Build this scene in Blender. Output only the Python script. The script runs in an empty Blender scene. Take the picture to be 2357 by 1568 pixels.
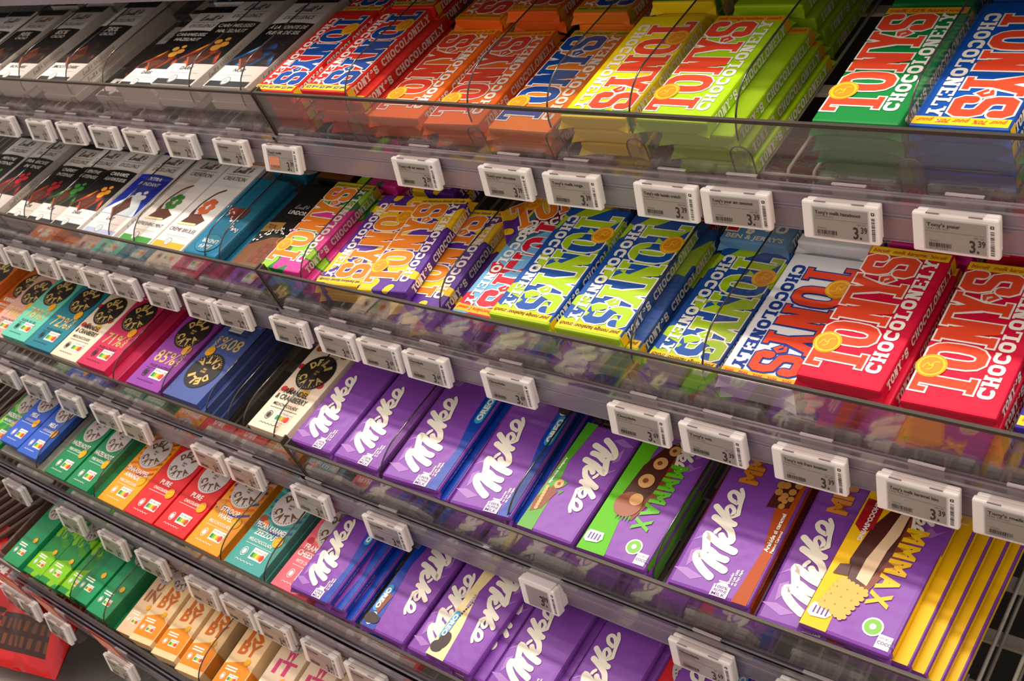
import bpy, bmesh, math, random
from mathutils import Matrix, Vector
random.seed(7)
SC = bpy.context.scene
COL = SC.collection
# ------------------------------------------------------------------ frame, camera, light
# The shelves tilt forward.  Shelf frame: x along the shelf, d into the shelf, n square to it.
# Its origin is 1.47 m above the floor in the aisle.
TH = math.radians(34)
M0 = Matrix.Translation((0, 0, 1.47)) @ Matrix.Rotation(TH, 4, 'X')
AX = (0.75536346, 0.1732229, -0.63199673)      # camera (right, down, forward) parts of x
AD = (0.54440838, -0.70269888, 0.4580762)      # ... of d
AN = (-0.36475411, -0.69007834, -0.62509706)   # ... of n
cam = bpy.data.cameras.new('camera'); camo = bpy.data.objects.new('camera', cam); COL.objects.link(camo)
R3 = Matrix(((AX[0], -AX[1], -AX[2]), (AD[0], -AD[1], -AD[2]), (AN[0], -AN[1], -AN[2])))
camo.matrix_world = M0 @ R3.to_4x4()
cam.sensor_width = 36; cam.lens = 36 * 2605 / 2357; cam.clip_start = .05
cam.dof.use_dof = True; cam.dof.focus_distance = 1.18; cam.dof.aperture_fstop = 16
SC.camera = camo
w = bpy.data.worlds.new('store'); SC.world = w; w.use_nodes = True
w.node_tree.nodes['Background'].inputs[0].default_value = (1.0, .88, .79, 1)
w.node_tree.nodes['Background'].inputs[1].default_value = .56

def area(name, x, y, z, sx, sy, power, col, rx=0.):
    l = bpy.data.lights.new(name, 'AREA'); l.shape = 'RECTANGLE'; l.size = sx; l.size_y = sy
    l.energy = power; l.color = col
    o = bpy.data.objects.new(name, l); COL.objects.link(o); o.location = (x, y, z); o.rotation_euler = (rx, 0, 0)
    return o
area('ceiling_strip_light', -.9, .50, 3.0, 4.6, .07, 40, (1., .90, .80), math.radians(-4))
area('ceiling_strip_light', -.9, .12, 3.0, 4.6, .08, 7, (1., .90, .80), math.radians(-12))
area('aisle_light', -1.0, -1.1, 2.9, 4.0, .9, 9, (1., .90, .80), math.radians(-28))
SC.view_settings.view_transform = 'Standard'; SC.view_settings.look = 'None'
SC.view_settings.gamma = 1; SC.view_settings.use_curve_mapping = False
SC.view_settings.exposure = 0.58
SC.cycles.transparent_max_bounces = 32

# ------------------------------------------------------------------ materials
def lin(c):
    return tuple((v / 255 / 12.92 if v / 255 <= .04045 else ((v / 255 + .055) / 1.055) ** 2.4) for v in c) + (1,)
MATS = {}
def mat(name, rgb, rough=.5, spec=.5, bump=0., bscale=60., metal=0.):
    if name in MATS: return MATS[name]
    m = bpy.data.materials.new(name); m.use_nodes = True; nt = m.node_tree; b = nt.nodes['Principled BSDF']
    b.inputs['Base Color'].default_value = lin(rgb); b.inputs['Roughness'].default_value = rough
    b.inputs['Specular IOR Level'].default_value = spec; b.inputs['Metallic'].default_value = metal
    if bump: add_bump(nt, b, bump, bscale)
    MATS[name] = m
    return m
def add_bump(nt, b, s, sc):
    tc = nt.nodes.new('ShaderNodeTexCoord'); n = nt.nodes.new('ShaderNodeTexNoise'); bp = nt.nodes.new('ShaderNodeBump')
    n.inputs['Scale'].default_value = sc; n.inputs['Detail'].default_value = 2
    nt.links.new(tc.outputs['Object'], n.inputs['Vector']); nt.links.new(n.outputs['Fac'], bp.inputs['Height'])
    bp.inputs['Strength'].default_value = s; bp.inputs['Distance'].default_value = .004
    nt.links.new(bp.outputs['Normal'], b.inputs['Normal'])
def pat(name, cols, kind='noise', scale=30, stops=(.0, .5), inv=False, distort=0.):
    """wrapper print: hard-edged patches of flat colour"""
    if name in MATS: return MATS[name]
    m = bpy.data.materials.new(name); m.use_nodes = True; nt = m.node_tree; b = nt.nodes['Principled BSDF']
    tc = nt.nodes.new('ShaderNodeTexCoord'); r = nt.nodes.new('ShaderNodeValToRGB'); r.color_ramp.interpolation = 'CONSTANT'
    mp = nt.nodes.new('ShaderNodeMapping'); mp.inputs['Scale'].default_value = (1, 1, .4)
    nt.links.new(tc.outputs['Object'], mp.inputs['Vector'])
    if kind == 'noise':
        t = nt.nodes.new('ShaderNodeTexNoise'); t.inputs['Detail'].default_value = 0; o = t.outputs['Fac']
        t.inputs['Distortion'].default_value = distort
    elif kind == 'voronoi':
        t = nt.nodes.new('ShaderNodeTexVoronoi'); sp = nt.nodes.new('ShaderNodeSeparateColor')
        nt.links.new(t.outputs['Color'], sp.inputs[0]); o = sp.outputs[0]
    else:
        t = nt.nodes.new('ShaderNodeTexWave'); t.bands_direction = 'DIAGONAL'; t.inputs['Distortion'].default_value = distort
        t.inputs['Detail'].default_value = 0; t.inputs['Detail Scale'].default_value = .6; o = t.outputs['Fac']
    t.inputs['Scale'].default_value = scale
    nt.links.new(mp.outputs['Vector'], t.inputs['Vector']); nt.links.new(o, r.inputs['Fac'])
    e = r.color_ramp.elements
    while len(e) < len(cols): e.new(.5)
    for i, c in enumerate(cols): e[i].position = stops[i]; e[i].color = lin(c)
    nt.links.new(r.outputs['Color'], b.inputs['Base Color'])
    b.inputs['Roughness'].default_value = .42
    add_bump(nt, b, .12, 50)
    MATS[name] = m
    return m
def clear(name, tint, gloss, haze, hazecol, rough=.08, fres=1.):
    """thin clear plastic: see-through sheet with reflection and a little surface haze"""
    m = bpy.data.materials.new(name); m.use_nodes = True; nt = m.node_tree; nt.nodes.clear()
    out = nt.nodes.new('ShaderNodeOutputMaterial'); tr = nt.nodes.new('ShaderNodeBsdfTransparent')
    gl = nt.nodes.new('ShaderNodeBsdfGlossy'); di = nt.nodes.new('ShaderNodeBsdfDiffuse')
    geo = nt.nodes.new('ShaderNodeNewGeometry'); dt = nt.nodes.new('ShaderNodeVectorMath'); dt.operation = 'DOT_PRODUCT'
    ab = nt.nodes.new('ShaderNodeMath'); ab.operation = 'ABSOLUTE'; om = nt.nodes.new('ShaderNodeMath'); om.operation = 'SUBTRACT'; om.inputs[0].default_value = 1
    pw = nt.nodes.new('ShaderNodeMath'); pw.operation = 'POWER'; pw.inputs[1].default_value = 5; fr = nt.nodes.new('ShaderNodeMath'); fr.operation = 'MULTIPLY_ADD'; fr.inputs[1].default_value = .96; fr.inputs[2].default_value = .04
    nt.links.new(geo.outputs['Normal'], dt.inputs[0]); nt.links.new(geo.outputs['Incoming'], dt.inputs[1]); nt.links.new(dt.outputs['Value'], ab.inputs[0])
    nt.links.new(ab.outputs[0], om.inputs[1]); nt.links.new(om.outputs[0], pw.inputs[0]); nt.links.new(pw.outputs[0], fr.inputs[0])
    m1 = nt.nodes.new('ShaderNodeMixShader'); m2 = nt.nodes.new('ShaderNodeMixShader')
    mth = nt.nodes.new('ShaderNodeMath'); mth.operation = 'MULTIPLY_ADD'
    mth.inputs[1].default_value = fres; mth.inputs[2].default_value = gloss; mth.use_clamp = True
    tr.inputs[0].default_value = lin(tint); gl.inputs['Roughness'].default_value = rough; di.inputs[0].default_value = lin(hazecol)
    nz = nt.nodes.new('ShaderNodeTexNoise'); nz.inputs['Scale'].default_value = 35; tcn = nt.nodes.new('ShaderNodeTexCoord')
    bp = nt.nodes.new('ShaderNodeBump'); bp.inputs['Strength'].default_value = .02; bp.inputs['Distance'].default_value = .004
    nt.links.new(tcn.outputs['Object'], nz.inputs['Vector']); nt.links.new(nz.outputs['Fac'], bp.inputs['Height'])
    nt.links.new(bp.outputs['Normal'], gl.inputs['Normal'])
    nt.links.new(fr.outputs[0], mth.inputs[0]); nt.links.new(mth.outputs[0], m2.inputs[0])
    m1.inputs[0].default_value = haze
    nt.links.new(tr.outputs[0], m1.inputs[1]); nt.links.new(di.outputs[0], m1.inputs[2])
    nt.links.new(m1.outputs[0], m2.inputs[1]); nt.links.new(gl.outputs[0], m2.inputs[2]); nt.links.new(m2.outputs[0], out.inputs[0])
    MATS[name] = m
    return m
WHITE = mat('print_white', (250, 246, 238), .45)
CREAMW = mat('print_cream', (252, 246, 228), .45)
BLACK = mat('print_black', (16, 13, 14), .4)
GUARD = clear('guard_plastic', (236, 232, 232), .035, .085, (165, 155, 155), .05, 1.3)
GEDGE = clear('guard_edge_plastic', (130, 116, 102), .02, .5, (92, 82, 72), .4, .35)
CLIP = clear('clip_plastic', (250, 248, 248), .02, .05, (240, 232, 230), .05, .8)
DIVM = clear('divider_plastic', (242, 240, 238), .0, .015, (150, 145, 140), .05, .35)
DIVE = mat('divider_edge_refraction', (46, 42, 40), .15, .9)  # dark tone stands in for refraction along the clear sheet edges
RAIL = clear('rail_plastic', (150, 142, 154), .03, .72, (158, 148, 162), .25)
RAIL2 = clear('rail_ridge_plastic', (200, 192, 202), .06, .6, (184, 172, 186), .25)
WIRE = mat('wire_coating', (168, 160, 145), .35)
DARKP = mat('back_panel_paint', (20, 15, 16), .6)

# ------------------------------------------------------------------ mesh helpers
def new_obj(name, me, parent=None, link=True):
    o = bpy.data.objects.new(name, me)
    if link: COL.objects.link(o)
    if parent: o.parent = parent
    return o
def mesh_from(name, V, F, mi, mats, smooth=False):
    me = bpy.data.meshes.new(name); me.from_pydata([tuple(v) for v in V], [], F)
    for m in mats: me.materials.append(m)
    if mi: me.polygons.foreach_set('material_index', mi)
    if smooth: me.polygons.foreach_set('use_smooth', [True] * len(me.polygons))
    me.update(); return me
def bm_mesh(name, bm, mats, smooth=False):
    me = bpy.data.meshes.new(name); bm.to_mesh(me); bm.free()
    for m in mats: me.materials.append(m)
    if smooth: me.polygons.foreach_set('use_smooth', [True] * len(me.polygons))
    return me
def add_box(bm, x0, x1, y0, y1, z0, z1, bev=0., seg=1):
    r = bmesh.ops.create_cube(bm, size=1)
    vs = r['verts']
    bmesh.ops.scale(bm, vec=(x1 - x0, y1 - y0, z1 - z0), verts=vs)
    bmesh.ops.translate(bm, vec=((x0 + x1) / 2, (y0 + y1) / 2, (z0 + z1) / 2), verts=vs)
    if bev:
        es = list({e for v in vs for e in v.link_edges})
        bmesh.ops.bevel(bm, geom=es, offset=bev, segments=seg, affect='EDGES', profile=.5)
def box_mesh(name, dims, m, bev=0., seg=1):
    bm = bmesh.new(); add_box(bm, *dims, bev, seg); return bm_mesh(name, bm, [m])
def tube_mesh(name, pts, r, m, n=6):
    V, F = [], []
    pts = [Vector(p) for p in pts]
    for i, p in enumerate(pts):
        t = (pts[min(i + 1, len(pts) - 1)] - pts[max(i - 1, 0)]).normalized()
        a = t.cross(Vector((1, 0, 0)));
        if a.length < .2: a = t.cross(Vector((0, 0, 1)))
        a.normalize(); b = t.cross(a)
        for k in range(n):
            an = 2 * math.pi * k / n; V.append(p + (a * math.cos(an) + b * math.sin(an)) * r)
    for i in range(len(pts) - 1):
        for k in range(n): F.append((i * n + k, i * n + (k + 1) % n, (i + 1) * n + (k + 1) % n, (i + 1) * n + k))
    F.append(tuple(range(n))[::-1]); F.append(tuple(range((len(pts) - 1) * n, len(pts) * n)))
    return mesh_from(name, V, F, None, [m], True)

# ------------------------------------------------------------------ print: flat ink shapes on a frame
TEXTS = {}
def text_polys(s, bold=0., shear=0., cw=1.):
    k = (s, bold, shear, cw)
    if k in TEXTS: return TEXTS[k]
    c = bpy.data.curves.new('t', 'FONT'); c.body = s; c.size = 1; c.offset = bold; c.shear = shear; c.resolution_u = 2
    o = bpy.data.objects.new('t', c); COL.objects.link(o)
    dg = bpy.context.evaluated_depsgraph_get()
    me = bpy.data.meshes.new_from_object(o.evaluated_get(dg))
    V = [(v.co.x * cw, v.co.y) for v in me.vertices]; F = [tuple(p.vertices) for p in me.polygons]
    bpy.data.objects.remove(o); bpy.data.curves.remove(c); bpy.data.meshes.remove(me)
    x0 = min((v[0] for v in V), default=0); x1 = max((v[0] for v in V), default=1)
    TEXTS[k] = (V, F, x0, x1)
    return TEXTS[k]
class Ink:
    """collects flat shapes; o/u/v = frame origin, reading direction and letter-up direction"""
    LAY = .00026
    def __init__(s): s.k = 0; s.V = []; s.F = []; s.M = []; s.mats = []; s.frame((0, 0, 0), (1, 0, 0), (0, 1, 0))
    def frame(s, o, u, v):
        s.o = Vector(o); s.u = Vector(u); s.v = Vector(v); s.n = s.u.cross(s.v).normalized(); return s
    def mi(s, m):
        if m not in s.mats: s.mats.append(m)
        return s.mats.index(m)
    def poly(s, pts, m, lay=1):
        s.k = (s.k + 1) % 48
        b = len(s.V); off = s.o + s.n * (s.LAY * lay + s.k * 4e-6)
        s.V += [off + s.u * p[0] + s.v * p[1] for p in pts]
        a = sum(pts[i][0] * pts[(i + 1) % len(pts)][1] - pts[(i + 1) % len(pts)][0] * pts[i][1] for i in range(len(pts)))
        f = list(range(b, b + len(pts)))
        s.F.append(tuple(f if a > 0 else f[::-1])); s.M.append(s.mi(m))
    def rect(s, x0, y0, x1, y1, m, lay=1, e=0.): s.poly([(x0 - e, y0 - e), (x1 + e, y0 - e), (x1 + e, y1 + e), (x0 - e, y1 + e)], m, lay)
    def disc(s, x, y, r, m, lay=1, ry=None, n=18):
        ry = ry or r
        s.poly([(x + r * math.cos(2 * math.pi * k / n), y + ry * math.sin(2 * math.pi * k / n)) for k in range(n)], m, lay)
    def ring(s, x, y, r, wd, m, lay=1, ry=None):
        ry = ry or r; n = 20
        for k in range(n):
            a, b = 2 * math.pi * k / n, 2 * math.pi * (k + 1) / n
            s.poly([(x + r * math.cos(a), y + ry * math.sin(a)), (x + r * math.cos(b), y + ry * math.sin(b)),
                    (x + (r - wd) * math.cos(b), y + (ry - wd) * math.sin(b)), (x + (r - wd) * math.cos(a), y + (ry - wd) * math.sin(a))], m, lay)
    def stroke(s, pts, wd, m, lay=1, caps=True, sq=False):
        ws = wd if isinstance(wd, (list, tuple)) else [wd] * len(pts)
        n = len(pts); closed = n > 3 and math.hypot(pts[0][0] - pts[-1][0], pts[0][1] - pts[-1][1]) < 1e-6
        L, R = [], []
        for i in range(n):
            p = pts[i]; a = pts[i - 1] if i else (pts[-2] if closed else None); c = pts[i + 1] if i < n - 1 else (pts[1] if closed else None)
            d1 = None if a is None else (p[0] - a[0], p[1] - a[1]); d2 = None if c is None else (c[0] - p[0], c[1] - p[1])
            d1 = d1 or d2; d2 = d2 or d1
            l1 = math.hypot(*d1) or 1e-9; l2 = math.hypot(*d2) or 1e-9
            n1 = (-d1[1] / l1, d1[0] / l1); n2 = (-d2[1] / l2, d2[0] / l2)
            mx, my = n1[0] + n2[0], n1[1] + n2[1]; ml = math.hypot(mx, my) or 1e-9; mx /= ml; my /= ml
            k = ws[i] / 2 / max(.55, mx * n1[0] + my * n1[1])
            L.append((p[0] + mx * k, p[1] + my * k)); R.append((p[0] - mx * k, p[1] - my * k))
        s.k = (s.k + 1) % 48; b = len(s.V); off = s.o + s.n * (s.LAY * lay + s.k * 4e-6)
        for q in L + R: s.V.append(off + s.u * q[0] + s.v * q[1])
        mi = s.mi(m)
        for i in range(n - 1): s.F.append((b + i, b + n + i, b + n + i + 1, b + i + 1)); s.M.append(mi)
        if caps and not closed:
            for e, q in ((0, 1), (n - 1, n - 2)):
                p = pts[e]; an = math.atan2(p[1] - pts[q][1], p[0] - pts[q][0])
                s.poly([(p[0] + ws[e] / 2 * math.cos(an - math.pi / 2 + math.pi * t / 6), p[1] + ws[e] / 2 * math.sin(an - math.pi / 2 + math.pi * t / 6)) for t in range(7)], m, lay)
    def text(s, t, x, y, h, m, lay=1, width=None, bold=0., shear=0., align='l', rot=0., cw=1.):
        V, F, x0, x1 = text_polys(t, bold, shear, cw); k = h / .70; kx = k
        if width: kx = min(width / (x1 - x0), k * 1.6)
        ln = (x1 - x0) * kx
        ox = -x0 * kx - (0 if align == 'l' else ln / 2 if align == 'c' else ln)
        b = len(s.V); off = s.o + s.n * (s.LAY * lay); c, sn = math.cos(rot), math.sin(rot)
        for vx, vy in V:
            px, py = vx * kx + ox, vy * k
            s.V.append(off + s.u * (x + px * c - py * sn) + s.v * (y + px * sn + py * c))
        mi = s.mi(m)
        for f in F: s.F.append(tuple(i + b for i in f)); s.M.append(mi)
    def build(s, name): return mesh_from(name, s.V, s.F, s.M, s.mats)

def smooth_path(pts, n=4):
    out = []
    P = [pts[0]] + list(pts) + [pts[-1]]
    for i in range(1, len(P) - 2):
        p0, p1, p2, p3 = P[i - 1], P[i], P[i + 1], P[i + 2]
        for k in range(n):
            t = k / n
            out.append(tuple(.5 * ((2 * p1[j]) + (-p0[j] + p2[j]) * t + (2 * p0[j] - 5 * p1[j] + 4 * p2[j] - p3[j]) * t * t + (-p0[j] + 3 * p1[j] - 3 * p2[j] + p3[j]) * t ** 3) for j in (0, 1)))
    out.append(tuple(pts[-1])); return out

def slab(ch, w, h, t):
    """slab-serif capital as primitives in a w x h box, stem thickness t"""
    s = t * .62; q = t * .5; R = lambda a, b, c, d: ('r', a, b, c, d)
    def oval(x0, x1, y0, y1, a0=0, a1=360, n=14):
        cx, cy, rx, ry = (x0 + x1) / 2, (y0 + y1) / 2, (x1 - x0) / 2, (y1 - y0) / 2; pts = []
        for k in range(n + 1):
            a = math.radians(a0 + (a1 - a0) * k / n); c, sn = math.cos(a), math.sin(a)
            f = lambda v: math.copysign(abs(v) ** .72, v)
            pts.append((cx + rx * f(c), cy + ry * f(sn)))
        return pts
    if ch == 'T': return [R(0, h - s, w, h), R(0, h - s * 2.3, s * .9, h), R(w - s * .9, h - s * 2.3, w, h), R(w / 2 - q, 0, w / 2 + q, h), R(w * .2, 0, w * .8, s)]
    if ch == 'O': return [('s', oval(q, w - q, q, h - q), t)]
    if ch == 'C': return [('s', oval(q, w - q, q, h - q, 45, 315), t), R(w - s, h * .62, w, h * .98)]
    if ch == 'N': return [R(w * .08, 0, w * .08 + t * .8, h), R(w * .92 - t * .8, 0, w * .92, h), ('p', [(w * .08, h), (w * .08 + t * 1.3, h), (w * .92, 0), (w * .92 - t * 1.3, 0)]), R(-w * .04, 0, w * .36, s), R(w * .62, h - s, w * 1.04, h), R(-w * .04, h - s, w * .3, h)]
    if ch == 'H': return [R(w * .1, 0, w * .1 + t, h), R(w * .9 - t, 0, w * .9, h), R(w * .1, h / 2 - s / 2, w * .9, h / 2 + s / 2)] + [R(a, b, a + w * .44, b + s) for a in (-.02 * w, w * .58) for b in (0, h - s)]
    if ch == 'L': return [R(w * .15, 0, w * .15 + t, h), R(0, 0, w, s), R(0, h - s, w * .55, h), R(w - s, 0, w, h * .4)]
    if ch == 'E': return [R(w * .12, 0, w * .12 + t, h), R(0, 0, w, s), R(0, h - s, w, h), R(w * .12, h / 2 - s / 2, w * .72, h / 2 + s / 2), R(w - s, 0, w, h * .33), R(w - s, h * .67, w, h)]
    if ch == 'Y': return [('p', [(w * .02, h), (w * .02 + t, h), (w / 2 + q, h * .46), (w / 2 - q, h * .46)]), ('p', [(w * .98 - t, h), (w * .98, h), (w / 2 + q, h * .46), (w / 2 - q, h * .46)]), R(w / 2 - q, 0, w / 2 + q, h * .5), R(w * .2, 0, w * .8, s), R(-w * .06, h - s, w * .42, h), R(w * .6, h - s, w * 1.06, h)]
    if ch == 'S': return [('s', [(w - q, h * .70), (w - q, h * .84), (w * .74, h - q), (w * .26, h - q), (q, h * .84), (q, h * .66), (w * .26, h * .54), (w * .74, h * .46), (w - q, h * .34), (w - q, h * .16), (w * .74, q), (w * .26, q), (q, h * .16), (q, h * .30)], t)]
    if ch == "'": return [('s', [(w * .2, h * .72), (w * .5, h * .62), (w * .8, h * .75), (w * .7, h * .92), (w * .4, h * .9)], t * .6)]
    return []
def slab_word(ink, word, x, y, w, h, t, pitch, m, lay, e=0.):
    for i, ch in enumerate(word):
        for p in slab(ch, w, h, t):
            ox = x + i * pitch
            if p[0] == 'r': ink.rect(ox + p[1], y + p[2], ox + p[3], y + p[4], m, lay, e)
            elif p[0] == 's': ink.stroke([(a + ox, b + y) for a, b in p[1]], p[2] + 2 * e, m, lay)
            else:
                q = [(a + ox, b + y) for a, b in p[1]]
                if e:
                    cx = sum(a for a, _ in q) / 4
                    q = [(a + (e * 1.3 if a > cx else -e * 1.3), b + (e if b > y + h / 2 else -e)) for a, b in q]
                ink.poly(q, m, lay)

# ------------------------------------------------------------------ pack bodies
def pack_body(name, W, L, T, m, bev, ears=0., seals=0., puff=0.):
    bm = bmesh.new()
    add_box(bm, -W / 2, W / 2, 0, L, 0, T, bev, 2)
    if ears:
        for sx in (-1, 1):
            for (y, sy) in ((0, -1), (L, 1)):     # folded paper ear at each lower corner
                x = sx * (W / 2 - .001)
                v = [bm.verts.new(c) for c in ((x, y - sy * .006, T * .12), (x - sx * .016, y - sy * .001, T * .12), (x + sx * ears * .7, y + sy * ears, T * .16), (x, y - sy * .004, T * .8))]
                for f in ((0, 1, 2), (0, 2, 3), (1, 3, 2), (0, 3, 1)): bm.faces.new([v[i] for i in f])
    if seals:
        for (y0, y1) in ((-seals, .002), (L - .002, L + seals)):
            n = 20
            for k in range(n):
                x0, x1 = -W / 2 + .002 + (W - .004) * k / n, -W / 2 + .002 + (W - .004) * (k + 1) / n
                z0, z1 = T * .45 + (.0004 if k % 2 else -.0004), T * .45 + (-.0004 if k % 2 else .0004)
                v = [bm.verts.new(c) for c in ((x0, y0, z0), (x1, y0, z1), (x1, y1, z1), (x0, y1, z0), (x0, y0, z0 + .0007), (x1, y0, z1 + .0007), (x1, y1, z1 + .0007), (x0, y1, z0 + .0007))]
                bm.faces.new([v[i] for i in (4, 5, 6, 7)]); bm.faces.new([v[i] for i in (3, 2, 1, 0)]); bm.faces.new([v[i] for i in (0, 1, 5, 4)]); bm.faces.new([v[i] for i in (2, 3, 7, 6)])
    bmesh.ops.recalc_face_normals(bm, faces=bm.faces)
    return bm_mesh(name, bm, [m])

PROTO = {}
class Pack:
    def __init__(s, W, L, T, body, parts, cat, nm): s.W, s.L, s.T, s.body, s.parts, s.cat, s.nm = W, L, T, body, parts, cat, nm

# --- paper wrapped thick bars with slab lettering
def thick_bar(key, body, fill, band, bandtxt, bandword, white=WHITE, chocol=WHITE, side=WHITE, outline=WHITE, extra=None, seal=True):
    W, L, T = .078, .173, .0155
    me = pack_body('wrapper', W, L, T, body, .0022, ears=.0055)
    a = Ink(); x0 = -W / 2
    a.frame((x0 + .053, .014, T), (0, 1, 0), (-1, 0, 0))        # reads into the shelf, tops to the left
    big = [('T', 0, .027), ('O', .0295, .027), ('N', .059, .028), ('Y', .0895, .0265), ('S', .1195, .026)]
    for e, m, lay in ((.0017, outline, 2), (0, fill, 3)):
        for ch, x, w_ in big: slab_word(a, ch, x, 0, w_, .050, .0088, 0, m, lay, e)
        a.stroke([(.1115, .021), (.1155, .016), (.1185, .020), (.116, .026), (.112, .025)], .0032 + 2 * e, m, lay)
    a.frame((x0 + .0695, .0175, T), (0, 1, 0), (-1, 0, 0))
    slab_word(a, 'CHOCOLONELY', 0, 0, .0117, .0135, .0034, .0131, chocol, 2)
    a.ring(.1475, .0125, .0018, .0004, chocol, 2)
    parts = [('lettering', a.build('lettering'), None)]
    b = Ink(); b.frame((x0, 0, T), (1, 0, 0), (0, 1, 0)); b.rect(.0015, .1605, W - .0015, .1705, band, 1)
    if bandword: b.text(bandword, .004, .1632, .0048, bandtxt, 2, width=W - .008, bold=.012, shear=.25)
    b.frame((W / 2, 0, 0), (0, 1, 0), (0, 0, 1)); b.rect(.1605, .0015, .1705, T - .0015, band, 1)
    b.frame((-W / 2, 0, 0), (0, -1, 0), (0, 0, 1)); b.rect(-.1705, .0015, -.1605, T - .0015, band, 1)
    parts.append(('ribbon_band', b.build('ribbon_band'), None))
    if seal:
        s = Ink(); s.frame((x0, 0, T), (1, 0, 0), (0, 1, 0)); ye = mat('seal_yellow', (250, 200, 40), .4); og = mat('seal_orange', (238, 150, 25), .4)
        s.disc(.012, .0425, .0128, ye, 4, n=28); s.ring(.012, .0425, .0122, .0005, og, 5); s.disc(.012, .0425, .0092, og, 5, n=24)
        s.stroke(smooth_path([(.006, .0385), (.0085, .044), (.0115, .0415), (.0145, .0465), (.018, .0465)]), .0013, ye, 6)
        s.stroke(smooth_path([(.0095, .037), (.013, .0385), (.0135, .043)]), .0012, ye, 6)
        parts.append(('round_seal', s.build('round_seal'), None))
    d = Ink()
    for (o, u) in (((W / 2, .012, .0028), (0, 1, 0)), ((-W / 2, L - .012, .0028), (0, -1, 0))):
        d.frame(o, u, (0, 0, 1)); slab_word(d, "TONY'S", 0, 0, .0068, .0098, .0022, .0076, side, 2); slab_word(d, 'CHOCOLONELY', .053, 0, .0078, .0098, .0022, .0086, side, 2)
    parts.append(('side_lettering', d.build('side_lettering'), None))
    if extra: parts += extra(W, L, T)
    PROTO[key] = Pack(W, L, T, me, parts, 'chocolate bar', 'chocolate_bar')
def P_(n, rgb): return mat(n, rgb, .45, .3, .12, 50)
ye_ = mat('band_yellow', (248, 205, 30), .42, .3); yo_ = mat('band_amber', (245, 178, 30), .42, .3)
red_t = mat('ink_red', (215, 50, 35), .42, .3); blue_t = mat('ink_blue', (14, 72, 160), .42, .3); og_t = mat('ink_orange', (240, 125, 30), .42, .3)
grn_t = mat('ink_green', (20, 120, 60), .42, .3); dk_t = mat('ink_brown', (70, 40, 20), .42, .3)
vr_t = mat('ink_vermilion', (236, 74, 42), .42, .3)
thick_bar('red', P_('paper_red', (226, 38, 32)), blue_t, ye_, blue_t, 'melk 32%  melk 32%  melk 32%')
thick_bar('orange', P_('paper_orange', (240, 105, 22)), mat('ink_brick', (222, 62, 34), .42, .3), yo_, red_t, 'karamel zeezout  melk 32%')
thick_bar('tangerine', P_('paper_tangerine', (243, 128, 26)), blue_t, mat('band_olive', (214, 182, 36), .42, .3), grn_t, 'citroenkaramel / puur')
thick_bar('yellow', P_('paper_yellow', (248, 218, 16)), vr_t, mat('band_green', (66, 150, 50), .42, .3), ye_, 'melk noga  melk noga  melk noga')
thick_bar('lime', P_('paper_lime', (168, 212, 14)), vr_t, yo_, red_t, 'melk romige hazelnoot crunch')
thick_bar('green', P_('paper_green', (12, 132, 58)), vr_t, yo_, red_t, 'melk 32% hazelnoot')
thick_bar('blue', P_('paper_blue', (8, 82, 180)), vr_t, ye_, vr_t, 'puur 70%  puur 70%  puur')
thick_bar('crimson', P_('paper_crimson', (214, 14, 58)), vr_t, ye_, red_t, 'biscuit  melk karamel biscuit')
thick_bar('white', P_('paper_white', (240, 240, 246)), vr_t, yo_, vr_t, 'wit  wit  wit  wit  wit', chocol=mat('ink_navy', (26, 62, 150), .42, .3), side=mat('ink_navy', (26, 62, 150), .42, .3), outline=mat('ink_navy', (26, 62, 150), .42, .3))
thick_bar('violet', P_('paper_violet', (58, 44, 160)), og_t, ye_, og_t, 'koffie  melk  koffie')
YG, BL = (172, 208, 20), (8, 78, 165)
thick_bar('limeblue', pat('paper_lime_blue', [BL, YG], 'voronoi', 34, (0, .5)), pat('ink_blue_lime', [YG, BL], 'voronoi', 34, (0, .5)), ye_, dk_t, 'puur romige hazelnoot crunch')
RD, LB = (214, 24, 52), (112, 180, 222)
thick_bar('redsky', pat('paper_red_sky', [LB, RD], 'voronoi', 30, (0, .5)), pat('ink_sky_red', [RD, LB], 'voronoi', 30, (0, .5)), yo_, red_t, 'witte chocolate kaneel')
PU, YE = (92, 42, 148), (246, 200, 18)
thick_bar('purpleyellow', pat('paper_purple_yellow', [PU, (60, 40, 150), YE], 'noise', 24, (0, .455, .48), distort=.8), mat('ink_amber', (240, 132, 30), .42, .3), ye_, mat('ink_plum', (70, 40, 110), .42, .3), 'wit framboos biscuit discodip')
thick_bar('pinkgreen', pat('paper_pink_green', [(228, 50, 150), (20, 120, 60), (150, 205, 30)], 'noise', 22, (0, .44, .50), distort=.6), mat('ink_amber', (240, 132, 30), .42, .3), mat('band_olive', (214, 182, 36), .42, .3), grn_t, 'pecan crunch karamel')
def ice(W, L, T):
    s = Ink(); s.frame((-W / 2, 0, T), (1, 0, 0), (0, 1, 0))
    s.text("BEN & JERRY'S", .006, .004, .006, WHITE, 2, width=.066, bold=.03)
    for k in range(5): s.disc(.03 + .003 * math.cos(k * 1.257), .016 + .003 * math.sin(k * 1.257), .0024, WHITE, 2, n=8)
    return [('maker_lettering', s.build('maker_lettering'), None)]
thick_bar('sky', P_('paper_sky', (104, 158, 210)), mat('ink_cherry', (216, 30, 40), .42, .3), ye_, red_t, 'dark milk brownie', extra=ice, seal=True)
thick_bar('pink', P_('paper_pink', (225, 40, 150)), blue_t, yo_, red_t, 'melk  melk  melk')

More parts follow.
